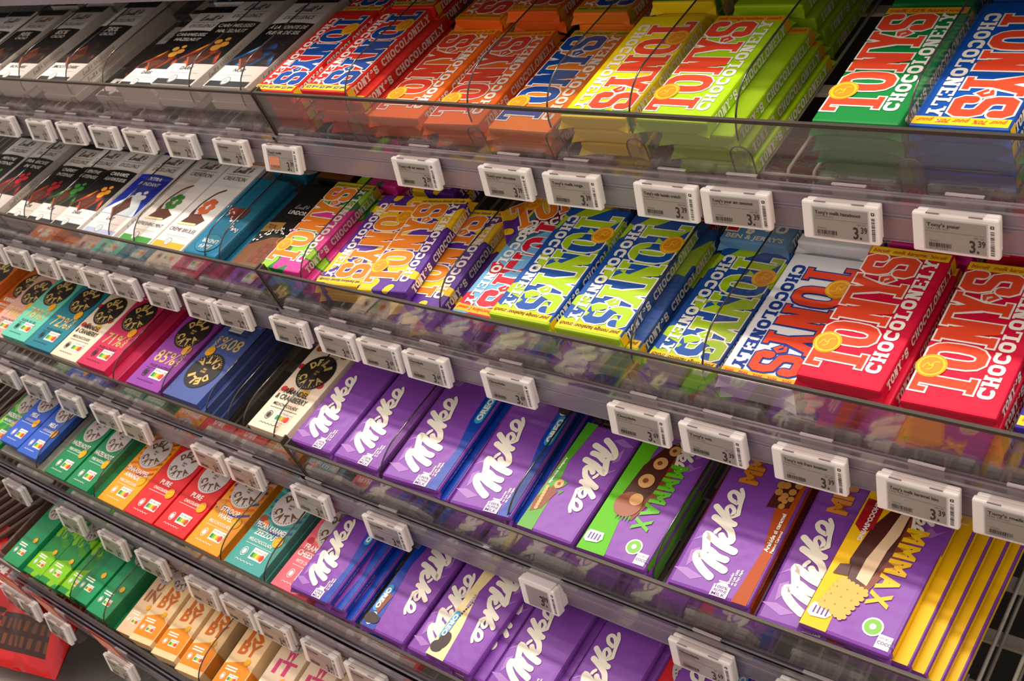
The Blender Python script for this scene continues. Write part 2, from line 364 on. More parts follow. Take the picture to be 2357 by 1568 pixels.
# --- white cartons with a black picture
def script_logo(a, x, y, s, m, lay=2):
    for pts in ([(0, .1), (.35, .9), (.6, 1.05), (.55, .8), (.25, .15), (0, 0), (.5, .05), (.75, .12)], [(.75, .1), (.9, .5), (.85, .12), (1., .15), (1.1, .45), (1.05, .1), (1.2, .35), (1.35, .4), (1.3, .1), (1.5, .15)],
                [(1.85, .45), (1.6, .35), (1.55, .1), (1.8, .2), (2.15, 1.1), (1.85, .12), (2.05, .1)], [(2.1, .15), (2.5, 1.1), (2.25, .1), (2.45, .12)], [(2.1, .72), (2.8, .8)],
                [(2.9, .1), (3.0, .6), (3.2, .5), (3.1, .95), (3.3, .8)], [(2.8, .5), (3.15, .3), (3.3, .55)]):
        a.stroke(smooth_path([(x + px * s, y + py * s) for px, py in pts], 3), s * .10, m, lay)
def glow_mat(name, hot, mid):
    m = pat(name, [(14, 12, 13), mid, hot], 'noise', 30, (0, .5, .62), distort=1.)
    m.node_tree.nodes['Color Ramp'].color_ramp.interpolation = 'LINEAR'
    e = m.node_tree.nodes['Color Ramp'].color_ramp.elements; e[0].position = .34; e[1].position = .52; e[2].position = .68
    return m
def carton(key, line, title, hot, mid, fruit=None, panel=(14, 12, 13), top=(20, 18, 18), bottom='DARK', bottomband=(38, 38, 40), creation=False):
    W, L, T = .097, .215, .0125
    W0 = mat('carton_white', (236, 230, 224), .5, .4)
    me = pack_body('carton', W, L, T, W0, .0006)
    a = Ink(); a.frame((-W / 2, 0, T), (1, 0, 0), (0, 1, 0)); ink = mat('carton_ink', (70, 62, 60), .5)
    if not creation:
        pm = mat('panel_%d_%d_%d' % panel, panel, .4)
        arc = [(.0965 - .096 * k / 8, .1455 + .0035 * math.sin(math.pi * k / 8)) for k in range(9)]
        a.poly([(.0005, .0470), (.030, .0470), (.036, .0435), (.042, .0470), (.0965, .0470)] + arc, pm, 1)
        gm = glow_mat('glow_' + key, hot, mid) if panel[2] < 60 else mat('splash_' + key, hot, .4)
        a.poly([(.0005 + .0 * k, .0475) for k in (0,)] + [(.0965, .0475), (.085, .07), (.065, .098), (.035, .094), (.012, .07), (.0005, .056)], gm, 2)
        ch = mat('chocolate_print', (88, 38, 20), .4)
        a.poly([(.042, .0415), (.021, .062), (.0385, .092), (.062, .068)], ch, 4)
        a.poly([(.042, .0415), (.021, .062), (.019, .0600), (.0405, .0390)], mat('chocolate_shine', (170, 84, 40), .4), 5)
        for k in range(3): a.stroke([(.034 + .002 * k, .056 + .008 * k), (.048 - .002 * k, .058 + .008 * k)], .0008, mat('chocolate_shine', (170, 84, 40), .4), 5)
        if fruit:
            fm = mat('fruit_' + key, fruit, .4)
            for (x, y, r) in ((.058, .084, .011), (.070, .092, .009), (.050, .098, .008), (.066, .104, .006)): a.disc(x, y, r, fm, 3, ry=r * .7, n=9)
        big_ = '%' in line; a.text(line, .048, .1310 if big_ else .1335, .0120 if big_ else .0080, WHITE, 2, width=min(.082, (.0130 if big_ else .0088) * len(line)), bold=.012, shear=.15, align='c')
        if title: a.text(title, .050, .1205, .0078, WHITE, 2, width=min(.072, .0085 * len(title)), bold=.012, shear=.15, align='c')
    else:
        ch = mat('chocolate_print', (88, 38, 20), .4); fm = mat('fruit_' + key, fruit, .4)
        a.poly([(.018, .052), (.070, .054), (.080, .066), (.052, .078), (.030, .074)], ch, 2)
        a.poly([(.016, .050), (.068, .052), (.068, .056), (.018, .055)], mat('cream_print', (235, 225, 170), .4), 3)
        a.stroke(smooth_path([(.030, .070), (.026, .095), (.038, .122), (.056, .134)]), [.008, .010, .007, .003] + [.004] * 9, ch, 2)
        for k in range(7): a.disc(.052 + .012 * math.cos(k * .9), .094 + .013 * math.sin(k * .9), .0085, fm, 3, ry=.006, n=8)
        a.text(line, .048, .036, .0075, ink, 2, width=.078, align='c')
    parts = []
    if bottom: a.text(bottom, .044, .0335, .0072, ink, 2, bold=.01, shear=.1, align='c')
    a.rect(.014, .026, .082, .0266, mat('ink_pale', (200, 190, 186), .5), 2); a.rect(.014, .023, .070, .0234, mat('ink_pale', (200, 190, 186), .5), 2)
    a.rect(.004, .0006, .093, .0125, mat('strip_%d_%d_%d' % bottomband, bottomband, .4), 1)
    a.disc(.040, .0125, .0085, WHITE, 2); a.ring(.040, .0125, .0080, .0008, ink, 3); a.text('CL', .040, .0105, .005, ink, 3, align='c')
    a.text('CREATION' if creation else 'EXCELLENCE', .048, .1570, .0088, ink, 2, width=.066, shear=.18, align='c')
    a.rect(.010, .1700, .086, .1706, ink, 2)
    script_logo(a, .024, .1750, .0150, ink)
    a.rect(.0005, .197, .0965, .2145, mat('strip_%d_%d_%d' % top, top, .4), 1)
    parts.append(('front_print', a.build('front_print'), None))
    b = Ink(); g2 = mat('ink_silver', (170, 162, 158), .5)
    b.frame((W / 2, .03, .003), (0, 1, 0), (0, 0, 1)); script_logo(b, 0, 0, .0060, g2); b.text('EXCELLENCE', .024, .001, .0048, g2, 2, width=.045, shear=.15)
    parts.append(('side_lettering', b.build('side_lettering'), None))
    PROTO[key] = Pack(W, L, T, me, parts, 'chocolate box', 'chocolate_box')
carton('c90', '90%', 'CACAO', (190, 90, 30), (70, 30, 14), bottom='RICH DARK')
carton('c85', '85%', 'CACAO', (210, 100, 40), (80, 32, 14), bottom='RICH DARK')
carton('c78', '78%', 'CACAO', (200, 90, 40), (76, 30, 14), bottom='SMOOTH DARK')
carton('cmild', 'MILD', '70%', (150, 60, 110), (60, 26, 40), bottom='MILD DARK')
carton('chaz', 'CARAMELISED', 'HAZELNUT', (255, 170, 40), (214, 74, 14), (246, 176, 66))
carton('csel', 'À LA POINTE DE', 'FLEUR DE SEL', (120, 210, 255), (12, 100, 180), bottom='NOIR')
carton('cfram', 'FRAMBOISE', 'INTENSE', (240, 60, 50), (170, 16, 24), (220, 30, 50), bottom='NOIR')
carton('ccher', 'CHERRY', 'INTENSE', (240, 70, 40), (180, 16, 20), (200, 20, 30), bottom='NOIR')
carton('cment', 'MENTHE', 'INTENSE', (190, 230, 90), (30, 130, 40), (60, 160, 60), bottom='NOIR')
carton('ccar', 'CARAMEL', 'À LA POINTE DE SEL', (255, 160, 40), (210, 70, 16), (246, 160, 40))
carton('cext', 'EXTRA', 'FONDANT', (225, 238, 250), (20, 60, 190), (240, 245, 250), panel=(14, 42, 170), top=(24, 38, 140), bottom='LAIT', bottomband=(180, 186, 215))
carton('cmint', 'REFRESHING MINT', '', (0, 0, 0), (0, 0, 0), (70, 140, 50), top=(30, 110, 40), bottom='', bottomband=(60, 150, 50), creation=True)
carton('cbrul', 'CRÈME BRÛLÉE', '', (0, 0, 0), (0, 0, 0), (224, 106, 52), top=(224, 140, 20), bottom='', bottomband=(250, 175, 10), creation=True)

# --- filled chocolate tablets with an oval badge
def tablet(key, body, gold):
    W, L, T = .080, .172, .0165
    me = pack_body('wrapper', W, L, T, body, .0035, ears=.004)
    a = Ink(); a.frame((-W / 2, 0, T), (1, 0, 0), (0, 1, 0)); dk = mat('oval_dark', (24, 18, 16), .35)
    if gold:
        a.poly([(.003, .002), (.077, .002), (.077, .045), (.060, .062), (.035, .060), (.003, .040)], mat('gold_print', (120, 72, 28), .3, .7), 1)
        for i in range(3):
            for j in range(4): a.rect(.030 + .011 * i, .010 + .010 * j, .0395 + .011 * i, .0185 + .010 * j, mat('square_print_%d' % ((i + j) % 2), (110 + 20 * ((i + j) % 2), 52, 30), .35), 2)
        a.stroke(smooth_path([(.056, .062), (.052, .055), (.056, .050)]), .0022, mat('amber_print', (190, 100, 50), .35), 3)
        a.poly([(.002, .066), (.036, .074), (.036, .090), (.002, .086)], mat('label_gold', (168, 128, 60), .35), 2)
        a.text('70%', .006, .0745, .0085, dk, 3, shear=.2)
    else:
        a.disc(.038, .082, .018, mat('choc_ball', (120, 46, 30), .3), 2, ry=.013); a.disc(.055, .078, .010, mat('choc_ball2', (160, 70, 50), .3), 3, ry=.008)
        for i in range(3): a.rect(.020 + .009 * i, .070, .027 + .009 * i, .090, mat('square_print_1', (130, 52, 30), .35), 3)
    random.seed(3)
    for k in range(34):      # white leaf garland
        t = k / 33; x = .004 + t * .070; y = (.050 + .022 * math.sin(t * 2.4)) if gold else (.118 - .05 * t)
        an = random.uniform(0, 3.1); x += random.uniform(-.003, .003); y += random.uniform(-.006, .006)
        a.poly([(x, y), (x + .003 * math.cos(an + .5), y + .003 * math.sin(an + .5)), (x + .0055 * math.cos(an), y + .0055 * math.sin(an)), (x + .003 * math.cos(an - .5), y + .003 * math.sin(an - .5))], WHITE, 4)
    oy = .115 if gold else .148
    a.disc(.040, oy, .026, dk if gold else mat('oval_teal', (20, 130, 165), .35), 3, ry=.018, n=28); a.ring(.040, oy, .0265, .0007, mat('oval_rim', (60, 50, 40), .35) if gold else mat('oval_rim_t', (10, 80, 110), .3), 4, ry=.0185)
    a.text('LINDOR', .040, oy - .008, .0075, WHITE, 4, align='c', bold=.01, width=.036); script_logo(a, .026, oy + .003, .008, WHITE if not gold else mat('ink_silver', (170, 162, 158), .5), 4)
    PROTO[key] = Pack(W, L, T, me, [('front_print', a.build('front_print'), None)], 'chocolate bar', 'chocolate_bar')
tablet('teal', P_('paper_teal', (14, 118, 156)), False)
tablet('blackgold', P_('paper_blackgold', (20, 15, 14)), True)

# --- purple flow wrapped bars with a script logo (traced strokes)
LOGO = [([(.0463, .0196), (.0336, .0258), (.0229, .0339), (.0207, .041), (.0289, .0405), (.041, .0356), (.0573, .0312)], .0092),
        ([(.0275, .0425), (.027, .0486), (.0329, .0481), (.0429, .044), (.0536, .0429)], .0086),
        ([(.027, .0486), (.0215, .0599), (.0197, .0655), (.0264, .0634), (.0404, .0579), (.0576, .0547)], .0092),
        ([(.0270, .0705), (.0277, .0728), (.0295, .0755)], .0048), ([(.0353, .0693), (.0406, .0651), (.0481, .0643), (.0493, .0674)], .0075),
        ([(.0493, .0674), (.0427, .0765), (.0306, .0829), (.0175, .0879)], .0080), ([(.0129, .1011), (.0251, .0937), (.0366, .0869), (.0428, .0855)], .0075),
        ([(.0321, .0925), (.0256, .1011), (.0282, .1059), (.035, .1016), (.0355, .0937), (.0414, .0982)], .0048),
        ([(.033, .1112), (.0248, .1137), (.0202, .1194), (.0229, .1239), (.0300, .1219), (.0350, .1148), (.033, .1112)], .0054),
        ([(.0305, .129), (.0355, .1222), (.0379, .111), (.0410, .0990)], .0048)]
def purple_bar(key, band=None, bandpoly=None, deco=None, T=.011, W=.080, L=.157, small=False, logo_fn=None, sidecol=None, can=True):
    body = mat('foil_purple', (134, 70, 172), .36, .4, .5, 26)
    me = pack_body('wrapper', W, L, T, body, .0038, ears=.003)
    a = Ink(); a.frame((-W / 2, 0, T), (1, 0, 0), (0, 1, 0)); k = (.078 / .089)
    pale = mat('print_lilac', (166, 112, 194), .36)
    for pg in ([(.002, .050), (.010, .056), (.016, .052), (.024, .066), (.012, .062)], [(.010, .022), (.016, .034), (.014, .046), (.007, .040)], [(.0, .018), (.02, .010), (.03, .016), (.012, .021)]):
        a.poly([(x * W / .08, y) for x, y in pg], pale, 1)
    parts = []
    if band:
        b = Ink(); b.frame((-W / 2, 0, T), (1, 0, 0), (0, 1, 0)); b.poly(bandpoly or [(W * .80, .001), (W - .002, .001), (W - .002, L - .001), (W * .74, L - .001), (W * .76, L * .62), (W * .86, L * .35)], band, 1)
        b.frame((W / 2, 0, 0), (0, 1, 0), (0, 0, 1)); b.rect(.004, .003, L - .004, T - .003, sidecol or band, 1)
        if W > .085: b.frame((-W / 2, 0, 0), (0, -1, 0), (0, 0, 1)); b.rect(-(L - .006), .002, -.075, T - .002, sidecol or band, 1); b.rect(-.075, .002, -.012, T * .5, sidecol or band, 1)
        parts.append(('colour_band', b.build('colour_band'), None))
    if logo_fn: logo_fn(a, W, L)
    else:
        for pts, wd in LOGO:
            a.stroke(smooth_path([(x * k - .002, y * k * 1.06) for x, y in pts], 4), wd * k, CREAMW, 3)
    if can:
        ip = mat('ink_purple', (96, 40, 140), .4)
        a.poly([(.046, .0012), (.063, .0012), (.063, .0135), (.046, .0135)], WHITE, 2); a.poly([(.048, .0135), (.061, .0135), (.058, .0165), (.051, .0165)], WHITE, 2); a.rect(.049, .0168, .060, .0182, WHITE, 2)
        a.text('100%', .0545, .0100, .0030, ip, 3, align='c', bold=.02, width=.013); a.text('ALPINE', .0545, .0062, .0030, ip, 3, align='c', bold=.02, width=.014); a.text('MILK', .0545, .0020, .0034, ip, 3, align='c', bold=.02, width=.014)
        a.frame((-W / 2, 0, T), (0, 1, 0), (-1, 0, 0))
        for i, t in enumerate(('Chocolat', 'au Lait 100%', 'du Pays Alpin')): a.text(t, .0165, -.0595 - .0034 * i, .0024, WHITE, 2, bold=.03)
    parts.insert(0, ('front_print', a.build('front_print'), None))
    if deco:
        d = Ink(); d.frame((-W / 2, 0, T), (1, 0, 0), (0, 1, 0)); deco(d, W, L); parts.append(('picture', d.build('picture'), None))
    s = Ink(); s.frame((W / 2 + .0002, .02, T * .35), (0, 1, 0), (0, 0, 1)); s.text('Chocolat au lait du pays alpin', 0, 0, .0026, mat('ink_lilac', (176, 150, 205), .4), 2)
    parts.append(('side_lettering', s.build('side_lettering'), None))
    PROTO[key] = Pack(W, L, T, me, parts, 'chocolate bar', 'chocolate_bar')
oreo_b = mat('print_oreo_blue', (10, 62, 170), .34, .5, .3, 30)
def oreo_text(d, W, L, x=.0, y=.095, white=False):
    d.frame((-W / 2 + W * .93, 0, .011), (0, 1, 0), (-1, 0, 0))
    d.stroke([(.098, .0035), (.128, .0035)], .0105, mat('oreo_outline', (50, 160, 215), .4) if not white else mat('oreo_outline', (50, 160, 215), .4), 3)
    d.text('OREO', .097, .0005, .0066, WHITE, 4, width=.032, bold=.05)
    d.frame((-W / 2, 0, .011), (1, 0, 0), (0, 1, 0))
    ck = mat('cookie_print', (52, 34, 28), .4)
    d.disc(W * .86, .143, .010, ck, 3, ry=.008); d.disc(W * .84, .143, .006, WHITE, 2, ry=.0095)
purple_bar('mplain')
purple_bar('moreo', oreo_b, deco=oreo_text)
def nuts(d, W, L):
    br = mat('choc_print', (140, 66, 34), .38); nt_ = mat('nut_print', (226, 170, 104), .38); gr = mat('leaf_print', (70, 150, 50), .4)
    x = W * .78
    d.poly([(x - .006, L - .055), (x + .004, L - .062), (x + .016, L - .040), (x + .012, L - .022), (x, L - .030)], br, 2)
    for k in range(8): d.disc(x + .010 - .0005 * k, L - .058 + .0042 * k, .0026, nt_, 3, n=8)
    d.disc(x - .002, L - .066, .006, nt_, 3, ry=.0065); d.disc(x - .002, L - .066, .0022, br, 4)
    d.poly([(x - .012, L - .070), (x - .004, L - .074), (x - .008, L - .062)], gr, 2); d.poly([(x - .014, L - .060), (x - .006, L - .058), (x - .010, L - .052)], gr, 2)
    d.frame((-W / 2 + W * .97, 0, .011), (0, -1, 0), (1, 0, 0)); d.frame((-W / 2 + W * .93, 0, .011), (0, 1, 0), (-1, 0, 0)); d.text('Avellanas troceadas', .055, 0, .0034, WHITE, 3, bold=.03)
gband = mat('print_leaf_green', (80, 160, 30), .36, .5, .3, 30)
purple_bar('mnut', gband, [(.062, .001), (.078, .001), (.078, .156), (.056, .156), (.060, .10), (.068, .06)], deco=nuts, W=.080, L=.157, can=False)
def maxx(col, name, topping, W=.088):
    m = mat(name, col, .42, .3, .3, 30); tx = mat('ink_' + name, col, .4)
    def logo(a, W, L):
        a.frame((-W / 2 + .036, 0, .011), (0, 1, 0), (-1, 0, 0))
        for i, ch in enumerate('MMMAX'): a.text(ch, .058 + .0185 * i, .001 - .001 * i, .018, tx, 4, width=.0175, bold=.055, shear=-.08)
        a.frame((-W / 2, 0, .011), (1, 0, 0), (0, 1, 0))
        kk = .62
        for pts, wd in LOGO:
            a.stroke(smooth_path([(.010 + x * kk, -.014 + y * kk) for x, y in pts], 3), wd * kk, CREAMW, 3)
        a.disc(.024, L - .022, .0095, WHITE, 2); a.disc(.024, L - .022, .0078, mat('cocoa_green', (120, 190, 60), .4), 3); a.disc(.024, L - .022, .003, WHITE, 4)
        a.poly([(.003, L - .018), (.016, L - .018), (.016, L - .004), (.003, L - .004)], WHITE, 2)
        a.frame((-W / 2, 0, .011), (-1, 0, 0), (0, -1, 0)); a.text('COCOA', -.015, -(L - .0085), .003, mat('ink_purple', (96, 40, 140), .4), 3, bold=.03); a.text('SOURCED', -.015, -(L - .0135), .0022, mat('ink_purple', (96, 40, 140), .4), 3)
        a.frame((-W / 2, 0, .011), (1, 0, 0), (0, 1, 0))
        a.poly([(.064, L - .026), (.082, L - .026), (.084, L - .022), (.084, L - .014), (.080, L - .011), (.066, L - .013), (.062, L - .018)], WHITE, 4)
        for q in range(4): a.rect(.066 + .004 * q, L - .023, .0675 + .004 * q, L - .015, mat('ink_purple', (96, 40, 140), .4), 5)
    return m, logo
def slabpic(d, W, L, nut=False):
    dk = mat('dark_choc_print', (78, 30, 20), .38); br = mat('milk_choc_print', (132, 58, 32), .38); cr = mat('filling_print', (236, 200, 160), .38)
    d.poly([(.030, L - .155), (.040, L - .165), (.056, L - .150), (.068, L - .120), (.072, L - .080), (.062, L - .050), (.044, L - .055), (.030, L - .095)], dk, 2)
    d.poly([(.028, L - .150), (.034, L - .160), (.038, L - .150), (.038, L - .095), (.050, L - .052), (.044, L - .050), (.028, L - .098)], br, 3)
    if nut:
        nt_ = mat('nut_print', (226, 170, 104), .38); hz = mat('hazel_print', (150, 74, 36), .3)
        for (x, y, r) in ((.042, L - .148, .007), (.050, L - .128, .0085), (.054, L - .102, .0095)): d.disc(x, y, r, nt_, 4, ry=r); d.disc(x + .001, y, r * .35, hz, 5)
        d.disc(.058, L - .068, .0165, hz, 5, n=24); d.disc(.052, L - .076, .008, nt_, 6)
        for q in range(5): d.poly([(.046 + .004 * q, L - .054), (.050 + .004 * q, L - .056), (.047 + .004 * q, L - .046)], mat('leaf_print', (70, 150, 50), .4), 4)
    else:
        d.poly([(.040, L - .150), (.048, L - .145), (.052, L - .115), (.058, L - .085), (.058, L - .062), (.046, L - .058), (.044, L - .100), (.040, L - .120)], cr, 4)
        bs = mat('biscuit_print', (243, 176, 66), .38); bh = mat('biscuit_hole', (186, 112, 36), .4)
        c = [(.042, L - .052), (.070, L - .058), (.078, L - .026), (.052, L - .018)]
        d.poly(c, bs, 5)
        for q in range(4):
            for t in range(6):
                x = c[q][0] + (c[(q + 1) % 4][0] - c[q][0]) * (t + .5) / 6; y = c[q][1] + (c[(q + 1) % 4][1] - c[q][1]) * (t + .5) / 6; d.disc(x, y, .0026, bs, 5, n=8)
        for q in range(3):
            for t in range(3): d.disc(.050 + .010 * t + .002 * q, L - .048 + .009 * q, .0008, bh, 6, n=6)
        d.poly([(.068, L - .075), (.078, L - .072), (.080, L - .060), (.066, L - .062)], dk, 4)
        d.poly([(.066, L - .150), (.084, L - .150), (.084, L - .118), (.074, L - .110), (.066, L - .118)], mat('swirl_red', (170, 20, 30), .4), 2)
        d.frame((-W / 2 + .072, 0, .011), (0, 1, 0), (-1, 0, 0)); d.text('CHOCO-SWING', L - .149, -.003, .0045, WHITE, 4, bold=.04)
m_, lg = maxx((250, 196, 10), 'print_sun_yellow', None)
purple_bar('mmaxy', m_, [(.052, .001), (.086, .001), (.086, .189), (.060, .189), (.064, .120), (.056, .05)], deco=slabpic, W=.088, L=.190, logo_fn=lg, can=False)
m2_, lg2 = maxx((96, 190, 20), 'print_grass_green', None)
purple_bar('mmaxg', m2_, [(.058, .001), (.086, .001), (.086, .189), (.050, .189), (.060, .125), (.066, .05)], deco=lambda d, W, L: slabpic(d, W, L, True), W=.088, L=.190, logo_fn=lg2, can=False)
def peanut(d, W, L):
    pn = mat('peanut_print', (206, 142, 70), .4); dk = mat('dark_choc_print', (78, 30, 20), .38); am = mat('ink_mmax_amber', (226, 140, 30), .4)
    random.seed(5)
    d.poly([(.056, .108), (.078, .112), (.080, L - .012), (.060, L - .010)], dk, 2)
    for k in range(22): d.disc(.060 + random.random() * .018, .112 + random.random() * .052, .003 + random.random() * .002, pn, 3, n=7)
    d.frame((-W / 2 + .036, 0, .011), (0, 1, 0), (-1, 0, 0)); d.text('MM', .128, 0, .018, am, 4, width=.034, bold=.055)
    d.frame((-W / 2 + W * .92, 0, .011), (0, 1, 0), (-1, 0, 0)); d.text('Arahide si caramel', .060, 0, .0042, WHITE, 4, bold=.03); d.text('Peanut Caramel', .060, -.005, .0028, WHITE, 4, bold=.02)
purple_bar('mpea', mat('print_caramel', (176, 74, 14), .42, .3, .3, 30), deco=peanut, W=.086, L=.175)
wh = mat('print_vanilla', (246, 226, 164), .36, .5, .3, 30)
def owhite(d, W, L):
    oreo_text(d, W, L, white=True)
    ck = mat('cookie_print', (52, 34, 28), .4)
    d.disc(W * .80, L - .024, .009, ck, 3, ry=.012)
    random.seed(2)
    for k in range(12): d.disc(W * .88 - .0008 * k, L - .042 - .0035 * k, .0016, ck, 3, n=6)
    d.frame((-W / 2 + W * .83, 0, .011), (0, 1, 0), (-1, 0, 0)); d.text('White', .064, 0, .0055, mat('ink_lilac', (176, 150, 205), .4), 4, bold=.03)
purple_bar('mowhite', wh, [(.052, .001), (.078, .001), (.078, .156), (.046, .156), (.052, .11), (.064, .06)], deco=owhite, W=.080, L=.157, can=False)
def ocook(d, W, L):
    oreo_text(d, W, L)
    d.poly([(W * .74, L - .050), (W * .86, L - .054), (W * .90, L - .028), (W * .78, L - .022)], mat('choc_print', (140, 66, 34), .38), 3); d.disc(W * .78, L - .014, .009, mat('cookie_print', (52, 34, 28), .4), 4, ry=.0065)
purple_bar('moreo2', oreo_b, [(.058, .001), (.078, .001), (.078, .156), (.052, .156), (.058, .11), (.066, .06)], deco=ocook, W=.080, L=.157, can=False)

# --- carton tablets with the round badge
coin = mat('coin_yellow', (250, 186, 10), .35); badge_l = mat('badge_grey', (214, 206, 204), .45); badge_d = mat('badge_black', (34, 28, 24), .4)
brown_i = mat('ink_bronze', (112, 74, 40), .45); gold_i = mat('ink_gold', (222, 190, 112), .4)
def badge(a, cx, cy, r, bg, ink, lay=3):
    a.disc(cx, cy, r, bg, lay, ry=r * .98, n=36)
    for word, base, sgn in (('DELI', math.radians(90), 1), ('CATA', math.radians(-90), -1)):
        for i, ch in enumerate(word):
            an = base - sgn * (i - 1.5) * math.radians(36) * 1; rr = r * .60
            x, y = cx + rr * math.cos(an), cy + rr * math.sin(an); rot = (an - math.pi / 2) if sgn > 0 else (an + math.pi / 2)
            h = r * .36
            ox, oy = -h * .5 * math.sin(rot) * -1, -h * .5 * math.cos(rot)
            a.text(ch, x + ox, y + oy, h, ink, lay + 1, bold=.05, align='c', rot=rot, width=h * .85)
    a.text('SINDS', cx, cy + r * .02, r * .09, ink, lay + 1, align='c', bold=.02); a.text('1926', cx, cy - r * .12, r * .09, ink, lay + 1, align='c', bold=.02)
    for i in range(15):
        an = math.radians(205 + 130 * i / 14); a.rect(cx + r * .86 * math.cos(an) - r * .022, cy + r * .86 * math.sin(an) - r * .03, cx + r * .86 * math.cos(an) + r * .022, cy + r * .86 * math.sin(an) + r * .03, ink, lay + 1)
def nutri(a, x, y, s, lay=2):
    a.rect(x, y, x + s, y + s * .62, WHITE, lay)
    for i, c in enumerate(((30, 140, 70), (130, 190, 50), (250, 205, 40), (240, 140, 40), (225, 60, 40))):
        a.rect(x + s * (.06 + .17 * i), y + s * .10, x + s * (.06 + .17 * (i + 1)), y + s * .36, mat('score_%d' % i, c, .4), lay + 1)
    a.disc(x + s * .84, y + s * .23, s * .13, mat('score_4', (225, 60, 40), .4), lay + 2, ry=s * .18); a.text('NUTRI-SCORE', x + s * .1, y + s * .44, s * .10, mat('ink_grey', (110, 105, 105), .4), lay + 1)
def leafmark(a, x, y, r, m, lay=2):
    a.ring(x, y, r, r * .16, m, lay, ry=r * 1.25); a.disc(x, y, r * .62, m, lay, ry=r * .8, n=10)
def badge_carton(key, body, lines, dark=False, pct=None, stripes=None, W=.080, L=.160, T=.0115, fruits=None, tc=None, plain=False):
    me = pack_body('carton', W, L, T, body, .0007)
    a = Ink(); a.frame((-W / 2, 0, T), (1, 0, 0), (0, 1, 0)); tx = tc or WHITE; s = W / .08
    if stripes:
        random.seed(hash(key) % 97 if False else len(key) * 7)
        for k in range(9):
            x0 = .0 + random.random() * .02; y = .066 + k * .0105
            pts = smooth_path([(x0 + .001, y), (.022, y + .006), (.045, y - .003), (.078, y + .008)], 3)
            a.stroke([(min(max(px, .003), .077) * s, min(py, L - .003)) for px, py in pts], .0045, stripes[k % len(stripes)], 1, caps=False)
    if fruits:
        for (x, y, r, m) in fruits: a.disc(x * s, y, r, m, 2, ry=r * .8, n=10)
    y = .064
    if pct:
        a.text(pct, .012 * s, .046, .021, gold_i, 2, width=.048 * s, bold=.01); a.frame((-W / 2 + .069 * s, .046, T), (0, 1, 0), (-1, 0, 0)); a.text('CACAO', 0, 0, .006, gold_i, 2, width=.024, bold=.04); a.frame((-W / 2, 0, T), (1, 0, 0), (0, 1, 0))
        a.text(lines[0], .040 * s, .036, .0048, badge_d if not tc else tc, 2, align='c', width=.046 * s); y = .034
    else:
        for t in lines[:-1]:
            a.text(t, .038 * s, y, .0086, tx, 3, align='c', bold=.022, width=min(.064, .0070 * len(t)) * s); y -= .0112
        a.text(lines[-1], .038 * s, y + .0005, .0050, tx, 3, align='c', bold=.012, width=min(.050, .0042 * len(lines[-1])) * s); y -= .003
    a.rect(.012 * s, y - .001, .068 * s, y - .0004, tx if not pct else badge_d, 2)
    leafmark(a, .022 * s, .0245, .0058, tx if not pct else badge_d); nutri(a, .036 * s, .0175, .029 * s)
    a.stroke(smooth_path([(.016 * s + .0035 * i, .0105 + (.0012 if i % 2 else -.0006)) for i in range(12)], 2), .0007, tx if not pct else badge_d, 2)
    parts = [('front_print', a.build('front_print'), None)]
    b = Ink(); b.frame((-W / 2, 0, T), (1, 0, 0), (0, 1, 0))
    badge(b, .041 * s, .108, .032 * s, badge_d if dark else badge_l, gold_i if dark else brown_i, 3)
    parts.append(('round_badge', b.build('round_badge'), None))
    c = Ink(); c.frame((-W / 2, 0, T), (1, 0, 0), (0, 1, 0)); cy_ = .076 if pct else .0545; s_ = s; s = s * (1.06 if not pct else 1); c.disc(.062 * s, cy_, .0085 * s, coin, 5); c.ring(.062 * s, cy_, .0065 * s, .0007, mat('seal_orange', (238, 150, 25), .4), 6); c.stroke([(.059 * s, cy_ - .0025), (.062 * s, cy_ + .0015), (.065 * s, cy_ + .0005)], .0012, mat('seal_orange', (238, 150, 25), .4), 6)
    if not plain: parts.append(('round_seal', c.build('round_seal'), None))
    PROTO[key] = Pack(W, L, T, me, parts, 'chocolate box', 'chocolate_box')
def CB(n, rgb): return mat(n, rgb, .42, .45)
badge_carton('d78', CB('card_mint', (104, 204, 180)), ['FLEUR DE SEL'], True, '78%')
badge_carton('d72', CB('card_teal', (18, 128, 148)), ['PUUR & INTENS'], True, '72%')
cream_fr = [(.010, .070, .006, mat('berry', (200, 30, 50), .4)), (.024, .071, .0055, mat('nut_brown', (184, 84, 34), .4)), (.052, .072, .008, mat('fig_yellow', (240, 190, 40), .4)), (.066, .090, .007, mat('berry', (200, 30, 50), .4)), (.012, .148, .007, mat('nut_brown', (184, 84, 34), .4)), (.066, .146, .008, mat('nut_brown', (184, 84, 34), .4)), (.006, .112, .006, mat('berry', (200, 30, 50), .4))]
badge_carton('dcream', CB('card_cream', (244, 224, 198)), ['AMANDEL', '& CRANBERRY', 'MELKCHOCOLADE'], True, None, fruits=cream_fr, tc=badge_d, plain=True)
badge_carton('d71', CB('card_rose', (206, 36, 88)), ['PUUR & ZACHT'], True, '71%')
badge_carton('d85', CB('card_purple', (150, 62, 168)), ['PUUR & INTENS'], True, '85%')
badge_carton('d80', CB('card_navy', (72, 92, 160)), ['PUUR & SINAASAPPEL'], True, '80%')
badge_carton('dpale', CB('card_blush', (222, 170, 154)), ['PUUR & ZACHT'], True, '70%')
badge_carton('dor', CB('card_burnt', (206, 104, 30)), ['KARAMEL', 'MELKCHOCOLADE'], True, None, fruits=[(.02, .08, .01, mat('nut_brown', (184, 84, 34), .4))])
badge_carton('dblue', CB('card_blue', (48, 96, 204)), ['MELK', 'CHOCOLADE'])
badge_carton('dgreen', CB('card_green', (16, 138, 84)), ['HAZELNOOT', 'PURE CHOCOLADE'])
